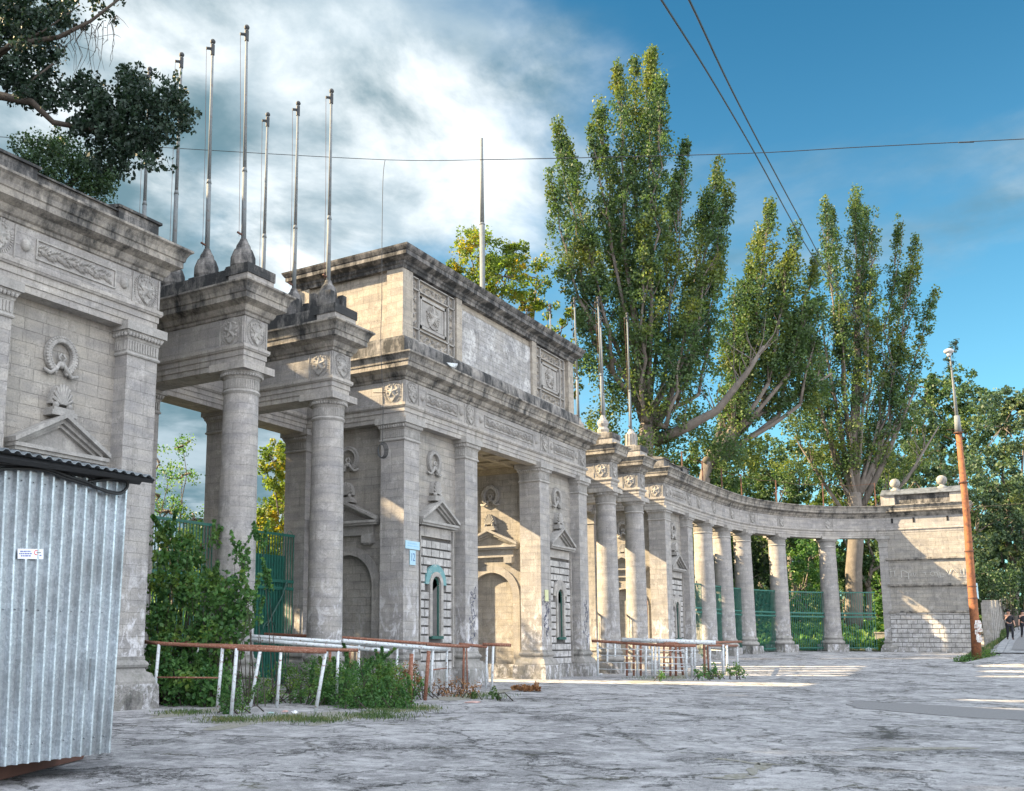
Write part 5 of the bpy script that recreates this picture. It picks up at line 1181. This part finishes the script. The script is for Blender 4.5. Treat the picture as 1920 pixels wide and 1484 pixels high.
# ------------------------------------------------------------------ rusty lamp post
def lamppost():
    T=thing('lamp_post','tall leaning orange-rusty lamp post in front of the end wall','lamp post',tuple(POLE0))
    tt=52; p=lambda u,v:at(u,v,tt)
    base=POLE0-np.array([0,0,.1]); m=MB(); m.tube([base,p(1828,1170),p(1822,1100),p(1812,960),p(1797,812)],[.24,.22,.205,.17,.14],12); m.build('shaft',M['rustpole'],T,True)
    m=MB(); m.tube([p(1797,812),p(1794,780)],[.17,.14],12); m.tube([p(1794,782),p(1789,735),p(1784,690),p(1780,662)],[.09,.065,.05,.045],10); m.build('upper_tube',M['polepaint'],T,True)
    c=p(1779,659); m=MB(); m.sphere(c,.24,14,8,(1.1,1.1,.62)); m.lathe([(.10,c[2]-.3),(.13,c[2]-.12)],(c[0],c[1]),10); m.build('lamp_head',plain('milky_lamp_cover',(.36,.38,.40),.3),T,True)
    m=MB()
    for i,(u,v) in enumerate(((1817,1034),(1806,905),(1797,812),(1822,1100),(1824,1122))): 
        a=p(u,v); m.lathe([(.23,a[2]-.03),(.235,a[2]+.03)],(a[0],a[1]),12)
    m.build('clamps',M['iron'],T)
    m=MB(); q=[p(1827,1093),p(1832,1094),p(1835,1123),p(1829,1122)]; m.prism(q,(FW*-.03)); m.build('number_strip',blue,T)
    rp=random.Random(3); m=MB()
    for i in range(16):
        u=1826+rp.uniform(-3,7); v=rp.uniform(1165,1200); w=rp.uniform(2,4); h=rp.uniform(2,6); s=-.26-.004*i; q=[p(u-w,v-h)+FW*s,p(u+w,v-h)+FW*s,p(u+w,v+h)+FW*s,p(u-w,v+h)+FW*s]; m.prism(q,FW*.003)
    m.build('torn_posters',plain('torn_paper',(.55,.57,.55),.8,c2=(.25,.10,.08),scale=5.),T)
    m=MB(); a=p(1800,825); m.tube(sm([p(1770,818),p(1798,828),p(1812,812)]),.015,5); m.tube([p(1775,806),p(1810,807)],.012,5); m.tube([p(1812,953),p(1826,945)],.02,5); m.tube([p(1812,953),p(1828,960)],.02,5); m.build('wire_brackets',M['iron'],T)
    # the creeper around its head
lamppost()
wire('nearly level wire leaving the lamp post to the right edge',[(1814,953,52),(1870,948,50),(1960,942,47)],.012)
c=[];r_=[]
for u,v,q in [(1784,648,9),(1792,655,8),(1775,672,8),(1787,680,7),(1778,690,6),(1793,642,5),(1782,662,5)]:
    for _ in range(9): a=rng.normal(size=2)*q*.5; c.append(at(u+a[0],v+a[1],52.15+rng.normal()*.1)); r_.append(.10)
P_,tt_=clumps(c,r_,12); T=thing('creeper','dark leafy creeper tuft around the lamp post head','creeper',tuple(at(1784,665,52.1))); leaves('foliage',P_,.08,M['leafdark'],T,tint=tt_)
# ------------------------------------------------------------------ ribbed fence along the pavement
T=thing('concrete_fence','pale ribbed concrete fence receding behind the walking man','fence',(77,-12.9,G(77,-12.9)))
X0,X1=76.3,130.; n=int((X1-X0)/2.3); mw=MB(); 
for i in range(n):
    x=X0+i*2.3; g=G(x,-14.)-.1; y=-12.95-.004*i
    if i<100:
        mm=MB(); mm.box(x,x+1.1,y-.42,y+.05,g-.3,g+2.65); mm.build('rib',M['wall'],T)
    mw.box(x,x+2.3,y+.05,y+.12,g-.3,g+2.5)
mw.build('panel',M['wall'],T)
# ------------------------------------------------------------------ people
def person(label,foot,h,face,dark=True,pose='walk',raise_arm=True):
    """one continuous skinned body, clothes follow as separate child shells"""
    T=thing('person',label,'person',tuple(foot),'people on the pavement'); s=h/1.78; f=np.array([face[0],face[1],0.]); f/=np.linalg.norm(f); l=np.array([-f[1],f[0],0])
    J=lambda a,b,c:(f*a+l*b+np.array([0,0,c]))*s
    def skin(name,V,E_,Rr,mat,sub=2):
        me=bpy.data.meshes.new(name); me.from_pydata([tuple(v) for v in V],E_,[]); o=bpy.data.objects.new(name,me); COL.objects.link(o)
        md=o.modifiers.new('skin','SKIN'); 
        for i,r in enumerate(Rr): me.skin_vertices[0].data[i].radius=(r*s,r*s) if not hasattr(r,'__len__') else (r[0]*s,r[1]*s)
        me.skin_vertices[0].data[0].use_root=True; sb=o.modifiers.new('sub','SUBSURF'); sb.levels=sub; sb.render_levels=sub
        dg=bpy.context.evaluated_depsgraph_get(); m2=bpy.data.meshes.new_from_object(o.evaluated_get(dg)); bpy.data.objects.remove(o)
        m2.materials.clear(); m2.materials.append(mat); m2.polygons.foreach_set('use_smooth',[True]*len(m2.polygons)); o=bpy.data.objects.new(name,m2); COL.objects.link(o); o.parent=T; return o
    hands=J(.16,-.02,1.50) if raise_arm else J(.10,-.30,.80)
    V=[J(0,0,.95),J(0,0,1.10),J(0,0,1.30),J(0,0,1.44),J(.01,0,1.52),J(.03,0,1.62),J(.035,0,1.72),  #0-6 pelvis..head
       J(0,.18,1.42),J(-.03,.26,1.14),J(.08,.27,.90),J(.11,.27,.82),     #7-10 left arm
       J(0,-.18,1.42),J(.10,-.27,1.18),hands,hands+J(.02,.02,.07),    #11-14 right arm
       J(.0,.10,.90),J(.12,.11,.50),J(.10,.10,.10),J(.22,.11,.05),     #15-18 left leg
       J(.0,-.10,.90),J(.0,-.10,.50),J(-.16,-.10,.13),J(-.08,-.11,.06)]  #19-22
    E_=[(0,1),(1,2),(2,3),(3,4),(4,5),(5,6),(3,7),(7,8),(8,9),(9,10),(3,11),(11,12),(12,13),(13,14),(0,15),(15,16),(16,17),(17,18),(0,19),(19,20),(20,21),(21,22)]
    Rr=[.13,.125,.145,.10,.05,.085,.08,.065,.045,.032,.03,.065,.045,.032,.03,.09,.06,.045,.035,.09,.06,.045,.035]
    sk=plain('skin',(.42,.24,.17),.6,var=.05,bump=0) if 'skin' not in bpy.data.materials else bpy.data.materials['skin']
    skin('body',V,E_,Rr,sk)
    cl=plain('dark_cloth',(.012,.013,.018),.9,bump=0); tr=plain('dark_trousers',(.010,.012,.018),.9,bump=0)
    skin('shirt',[V[i] for i in (0,1,2,3,7,8,11,12)],[(0,1),(1,2),(2,3),(3,4),(4,5),(3,6),(6,7)],[.145,.145,.165,.10,.085,.062,.085,.062],cl)
    skin('trousers',[V[i] for i in (0,15,16,17,19,20,21)],[(0,1),(1,2),(2,3),(0,4),(4,5),(5,6)],[.14,.105,.078,.06,.105,.078,.06],tr)
    skin('shoe',[V[17],V[18]],[(0,1)],[.055,.045],tr,1); skin('shoe',[V[21],V[22]],[(0,1)],[.055,.045],tr,1)
    m=MB(); c=np.array(foot)+V[6]; m.sphere(c+np.array([0,0,.02*s])-f*.01,.098*s,12,8,(1,1,.8)); m.prism([c+f*.06*s+l*.06*s+np.array([0,0,.01]),c+f*.16*s+l*.04*s,c+f*.16*s-l*.04*s,c+f*.06*s-l*.06*s+np.array([0,0,.01])],(0,0,.012)); m.build('cap',cl,T,True)
    m=MB(); c=np.array(foot)+V[5]+f*.085*s; m.sphere(c+np.array([0,0,.0]),.02*s,6,5); 
    for q in (-1,1): m.sphere(np.array(foot)+V[5]+l*q*.085*s,.025*s,6,5)
    m.build('nose_and_ears',sk,T)
    return T
pf=at(1895,1204.5,61); pf[2]=G(pf[0],pf[1])+.06; print('person ground',pf, at(1895,1204.5,61)[2])
person('man in dark clothes and cap walking, one hand raised to his mouth',pf,1.84,(-.9,-.35))
pf=at(1921,1198,64); pf[2]=G(pf[0],pf[1])+.06; person('second dark-clad walker cut by the right edge of the photo',pf,1.75,(-.9,-.35),raise_arm=False)
# ------------------------------------------------------------------ low planting, weeds, litter
def bush(label,spots,mat,leaf,per=26,cat='bush',name='bush',group=None,rr=(.12,.28),stems=True,n_=14,zmin=0,sprigs=0):
    """spots: (u, v, radius px, distance)"""
    u,v,r,t=spots[0]; c=at(u,v,t); T=thing(name,label,cat,(c[0],c[1],G(c[0],c[1])),group); cen=[];rad=[];w=MB()
    for (u,v,r,t) in spots:
        R_=r*t/F_PX; n=int(n_*(R_/.5)**2)+4; c=at(u,v,t)
        for _ in range(n):
            k=rng.normal(size=3); k/=np.linalg.norm(k); p=c+k*R_*rng.uniform(.2,1)**.5; g=G(p[0],p[1])
            if p[2]<g+.05: p[2]=g+.05+rng.random()*.12
            cen.append(p); rad.append(rng.uniform(*rr))
            if stems and rng.random()<.35: b=np.array([c[0]+rng.normal()*.2,c[1]+rng.normal()*.2,G(c[0],c[1])]); w.tube([b,(b+p)/2+np.array([0,0,.12]),p],[.018,.012,.005],4,False)
        for _ in range(sprigs):
            a=rng.uniform(-1,1); b=c+RT*a*R_*.8+np.array([0,0,R_*.4]); e=b+RT*rng.normal()*.2+np.array([0,0,rng.uniform(.25,.6)]); w.tube([b,(b+e)/2,e],[.01,.008,.004],4,False)
            for f in np.linspace(.2,1,7): cen.append(b+(e-b)*f); rad.append(.05)
    P_,tt_=clumps(cen,rad,per); 
    g=np.array([G(p[0],p[1]) for p in P_]); P_[:,2]=np.maximum(P_[:,2],g+.02)
    leaves('foliage',P_,leaf,mat,T,tint=tt_,hang=.3)
    if stems and w.f: w.build('stems',M['barkd'],T)
    return T
BG='shrubs and weeds among the pipe railings'
bush('large leafy green shrub filling the gap between nearest pavilion and first column',[(335,1230,70,24),(320,1080,48,24.5),(300,1160,36,24),(385,1120,52,24),(350,1040,34,25),(400,1200,56,23.6),(335,1290,50,23),(395,1290,48,22.8),(430,1110,34,23.6),(300,1250,36,23),(445,1160,34,23.5),(310,1010,24,25)],M['leafshrub'],.115,per=16,rr=(.12,.26),n_=34,group=BG,sprigs=3)
bush('thin sprigs of light leaves in front of the first column shaft',[(455,1070,14,23.2),(470,1120,16,23),(400,1020,12,24.5),(440,1045,9,23.5),(480,1160,12,23),(505,1100,8,23.5),(490,1020,6,24)],M['leafshrub'],.10,per=7,rr=(.06,.16),n_=26,group=BG,sprigs=3)
bush('dense low weeds behind the front railing',[(440,1290,34,24),(480,1275,34,24.5),(530,1275,34,25),(575,1280,38,25),(520,1310,26,24),(600,1262,34,25.5),(560,1310,24,24),(480,1310,26,23.6)],M['leafshrub'],.05,per=30,rr=(.1,.22),n_=22,group=BG)
bush('broad mound of dark green weeds below the broken white rail',[(640,1290,44,23.5),(690,1290,48,23.2),(740,1300,36,23),(660,1320,30,22.5),(715,1325,26,22.5),(620,1270,38,24.5),(700,1262,38,24.5),(760,1325,20,22.5),(740,1275,30,24.5),(600,1300,30,23.5),(650,1258,30,25)],M['leafshrub'],.055,per=34,rr=(.1,.24),n_=40,group=BG,sprigs=2)
bush('small weeds growing round the foot of a white post',[(435,1340,20,20.6),(455,1325,16,20.8),(425,1352,12,20.4)],M['leafshrub'],.04,per=18,rr=(.05,.12),n_=50,group=BG,sprigs=3)
bush('withered brown bush between the white posts',[(750,1265,22,26),(765,1250,16,26),(745,1285,18,26),(775,1280,16,26)],M['leafdry'],.06,per=18,rr=(.08,.18),n_=26,group=BG)
bush('green and brown weed beside the thick rust post',[(785,1270,16,27),(790,1290,16,26.5),(780,1300,14,26)],M['leafshrub'],.06,per=18,rr=(.08,.16),n_=26,group=BG)
bush('reddish dead weeds along the gatehouse plinth',[(820,1285,16,28),(845,1288,16,28),(870,1286,16,28.5),(895,1290,12,28),(830,1300,14,27),(860,1302,14,27),(885,1305,10,26.5)],M['leafdry'],.05,per=14,rr=(.06,.14),n_=26,group=BG)
bush('tuft of yellowish weeds by the right rail posts',[(925,1300,9,26),(890,1308,8,26),(935,1306,7,25.5)],M['grass'],.06,per=16,rr=(.05,.12),n_=50,group=BG)
bush('heap of red-brown dead leaves on the asphalt',[(985,1293,10,30),(1000,1296,14,30),(970,1295,10,30)],M['leafdry'],.07,per=20,rr=(.04,.10),n_=70,cat='leaf heap',name='leaf_heap',stems=False)
bush('weeds under the right-hand railing group',[(1330,1262,16,40),(1345,1258,14,40),(1375,1256,14,40),(1390,1258,10,40),(1310,1266,10,39),(1240,1268,8,38)],M['leafshrub'],.08,per=16,rr=(.08,.18),n_=22,group='weeds along the far portico and colonnade')
GWs='weeds along the far portico and colonnade'
for lab,sp in (('weed clump between third and fourth colonnade columns',[(1428,1218,16,68),(1440,1222,14,68),(1415,1222,10,68)]),('weed clump at the foot of the wide green fence panel',[(1490,1224,18,70),(1515,1220,20,70),(1535,1226,14,69)]),('tall grass and weeds left of the end wall',[(1600,1215,22,74),(1625,1212,20,74),(1645,1218,14,74),(1580,1222,12,73)]),('ivy tuft at the left corner of the end wall',[(1672,1212,8,72),(1670,1226,9,72)]),('grassy weeds at the foot of the end wall',[(1740,1232,16,66),(1760,1234,16,66),(1790,1236,12,66),(1720,1236,8,66)]),('weeds around the foot of the lamp post',[(1815,1240,16,52),(1840,1243,16,52),(1856,1243,12,52),(1800,1244,10,52)])):
    bush(lab,sp,M['leafshrub'],.13 if sp[0][3]>60 else .08,per=22,rr=(.12,.3),n_=14,group=GWs)
bush('foliage hanging over the ribbed concrete fence',[(1860,1105,26,74),(1885,1090,30,76),(1840,1085,26,73),(1905,1110,26,80),(1850,1130,16,73),(1895,1135,16,78)],M['leafmid'],.2,per=30,rr=(.3,.6),n_=5,cat='ivy',name='ivy')
# grass as stuff
def grass(name,pts,h,mat='grass'): 
    o=leaves(name,pts,h,M[mat],aspect=.12,blade=True,kind='stuff'); return o
pp=[]
for _ in range(7000):
    x=rng.uniform(62,125); y=-13.45-rng.random()**1.5*1.0; 
    if x<76.3 and rng.random()<.0: continue
    y=rng.uniform(-13.75,-12.9) if x>76 else rng.uniform(-13.7,-12.6); pp.append((x,y,G(x,y)+.1))
grass('verge_grass',pp,.45)
pp=[]
for (u,v,ru,rv,n) in [(430,1352,60,6,900),(540,1350,70,8,900),(700,1345,80,7,900),(350,1338,60,5,500),(600,1352,60,6,600),(790,1330,40,7,500),(900,1306,60,6,500),(1240,1272,70,4,500),(1350,1266,50,4,500),(720,1335,60,6,500)]:
    for _ in range(n):
        a=rng.normal(size=2)*.45; p=at(u+a[0]*ru,v+a[1]*rv,Z=0); pp.append((p[0],p[1],.03))
grass('low_grass',pp,.10)
for k,(u,v,rx,ry,rot) in enumerate([(480,1352,1.6,.45,.75),(620,1345,1.9,.5,.75),(370,1335,1.6,.4,.8),(760,1330,1.2,.5,.7),(880,1305,2.2,.6,.7),(1250,1272,4.5,.7,.55),(1350,1266,3.,.8,.5),(520,1300,3.6,1.3,.75)]):
    p=at(u,v,Z=0); blob_sheet('moss_strip',p,rx,ry,M['moss'],rot=rot-1.57+1.1,seed=20+k,rough=.5,dz=.005)
# park ground cover and the wood beyond
pp=[]
for _ in range(26000):
    u=rng.uniform(1260,1800); x=rng.uniform(58,120); y=rng.uniform(3,30) if x<76 else rng.uniform(-11,30); pp.append((x,y,G(x,y)+.25+rng.random()*.5))
o=leaves('undergrowth',pp,.55,M['leafshrub'],kind='stuff')
cen=[];rad=[]
for _ in range(900):
    a=rng.uniform(-10,62); d=rng.uniform(118,135); x=d*math.cos(R(a)); y=-DIST+d*math.sin(R(a)); h=rng.uniform(0,1)*(11+3*math.sin(a*.5)+2*math.sin(a*1.3)); cen.append((x,y,4+h)); rad.append(rng.uniform(1.2,2.4))
P_,tt_=clumps(cen,rad,60); leaves('distant_wood',P_,.9,M['leafblue'],tint=tt_,kind='stuff')
cen=[];rad=[]
for _ in range(500):
    x=rng.uniform(20,60); y=rng.uniform(26,34); cen.append((x,y,rng.uniform(0,4.2+1.2*math.sin(x)))); rad.append(rng.uniform(.7,1.3))
P_,tt_=clumps(cen,rad,70); leaves('park_hedge',P_,.35,M['leafshrub'],tint=tt_,kind='stuff')
# litter, stub post
def scrap(label,u,v,sx,sz,mat,name='litter',cat='litter',z=0.):
    p=at(u,v,Z=z) ; g=G(p[0],p[1]); r=random.Random(int(u)); m=MB(); m.sphere((p[0],p[1],g+sz*.5),1,8,5,(sx,sx*.6,sz)); 
    m.v=[(x+r.uniform(-.25,.25)*sx,y+r.uniform(-.25,.25)*sx,max(g+.002,zz+r.uniform(-.3,.3)*sz)) for x,y,zz in m.v]
    tag(m.build(name,mat,loc=(p[0],p[1],g)),label,cat,'scraps of litter on the square')
wp=plain('paper_white',(.62,.64,.66),.7,var=.08); bp_=plain('plastic_blue',(.10,.28,.50),.4); pk=plain('card_pink',(.50,.33,.30),.7)
scrap('crumpled white litter on the weeds between the leaning posts',553,1338,.10,.04,wp); scrap('pinkish torn packaging beside the white litter',535,1336,.09,.03,pk); scrap('pale blue-green plastic scrap near the weed patch',508,1338,.09,.02,plain('plastic_pale',(.35,.50,.50),.4)); scrap('small white scrap at the shed corner',198,1397,.07,.02,wp)
scrap('cardboard piece lying by the right rail post',888,1318,.28,.025,pk); scrap('white scrap at the gatehouse corner plinth',1126,1267,.16,.06,wp)
def scrap2(label,u,v,t,sx,sz,mat): 
    p=at(u,v,t); g=G(p[0],p[1]); r=random.Random(int(u)); m=MB(); m.sphere((p[0],p[1],g+sz*.5),1,8,5,(sx,sx*.8,sz)); m.v=[(x+r.uniform(-.2,.2)*sx,y+r.uniform(-.2,.2)*sx,max(g+.002,zz)) for x,y,zz in m.v]; tag(m.build('litter',mat,loc=(p[0],p[1],g)),label,'litter','scraps of litter by the colonnade')
scrap2('blue plastic bag left of the end wall',1584,1229,68,.38,.28,bp_); scrap2('white bag on the ground near the end wall',1630,1229,68,.25,.2,wp); scrap2('white scrap beside the fourth column base',1478,1230,66,.2,.12,wp); scrap2('pale scrap at the corner of the end wall',1673,1235,67,.3,.08,wp); scrap2('small white scrap beyond the third column',1431,1228,66,.15,.1,wp)
p=at(1655,1218,72); g=G(p[0],p[1]); m=MB(); m.box(p[0]-.4,p[0]+.4,p[1]-.4,p[1]+.4,g-.2,g+1.15); m.box(p[0]-.45,p[0]+.45,p[1]-.45,p[1]+.45,g+1.15,g+1.25); tag(m.build('stone_stub',M['base'],loc=(p[0],p[1],g)),'short pale stone stub post left of the end wall','stub post')
# paint scribbles on the stone
chalk=plain('chalk_line',(.58,.58,.55),.9,bump=0); red=plain('spray_red',(.45,.03,.05),.7,bump=0); dk=plain('spray_dark',(.05,.06,.10),.8,bump=0)
T=thing('chalk_writing','faint white chalk letters across the upper band of the end wall','writing',(74.55,-10,6)); m=MB()
def stroke(L_): m.tube([at(a,b,X=74.575) for a,b in L_],.012,4,False)
z12=lambda L_:[(1660+x/12,1050+y/12) for x,y in L_]
for L_ in ([(95,260),(225,250)],[(120,260),(130,390)],[(205,255),(215,380)],[(345,250),(450,245)],[(355,250),(365,400)],[(425,250),(520,300),(525,430)],[(430,380),(520,375)],[(560,360),(585,290),(600,370)],[(620,290),(660,390),(690,300)],[(860,290),(900,290),(905,340)],[(1010,300),(1050,255),(1110,290),(1110,340),(1060,365),(1015,330),(1010,300)],[(1170,300),(1195,400)],[(1225,280),(1235,400)],[(1150,290),(1175,310)],[(1195,400),(1310,380)],[(1370,220),(1430,350)],[(1430,350),(1475,230),(1520,200),(1600,280)],[(1680,200),(1690,310)],[(1755,190),(1770,330)],[(1620,380),(1790,375)]): stroke(z12(L_))
m.build('chalk_lines',chalk,T)
T=thing('paint_mark','smeared red paint mark on the second far portico column','paint mark',(48.35,-.06,2.9)); m=MB(); cx,cy=48.355,.455
for k in range(26):
    a=R(-62+rng.normal()*7); z=3.0+rng.normal()*.28; rr_=.513+.004; w_=.05+.05*rng.random(); m.add([(cx+rr_*math.cos(a+s1*w_),cy+rr_*math.sin(a+s1*w_),z+s2*.06*(1+rng.random())) for s1,s2 in ((-1,-1),(1,-1),(1,1),(-1,1))],[(0,1,2,3)])
m.build('paint',red,T)
def scribble(label,x0,x1,z0,z1,n,seed,y=-.006,mat=dk):
    r=np.random.default_rng(seed); T=thing('graffiti',label,'graffiti',((x0+x1)/2,y,(z0+z1)/2),'spray scribbles on the gatehouse piers'); m=MB()
    prev=None
    for k in range(n):
        c=np.array([r.uniform(x0+.08,x1-.08),y,z1-(z1-z0)*(k+.5)/n]); a=r.uniform(.03,.08); b=r.uniform(.05,.12); ph=r.uniform(0,6); q=r.uniform(2,5)
        st=[c+np.array([a*math.cos(s+ph)+.03*s*.3,0,b*math.sin(s*1.2+ph)]) for s in np.linspace(0,q,9)]
        m.tube(([prev] if prev is not None else [])+st,.008,4,False); prev=st[-1]
    m.build('spray_lines',mat,T)
scribble('dark scribbled tags on the pier right of the passage',36.36,37.15,1.7,3.3,22,3); scribble('dark scribbles on the pier left of the passage',30.28,31.0,1.4,3.3,16,4); scribble('faint scribbles low on the rightmost gatehouse pier',40.3,41.1,1.4,3.2,14,5)
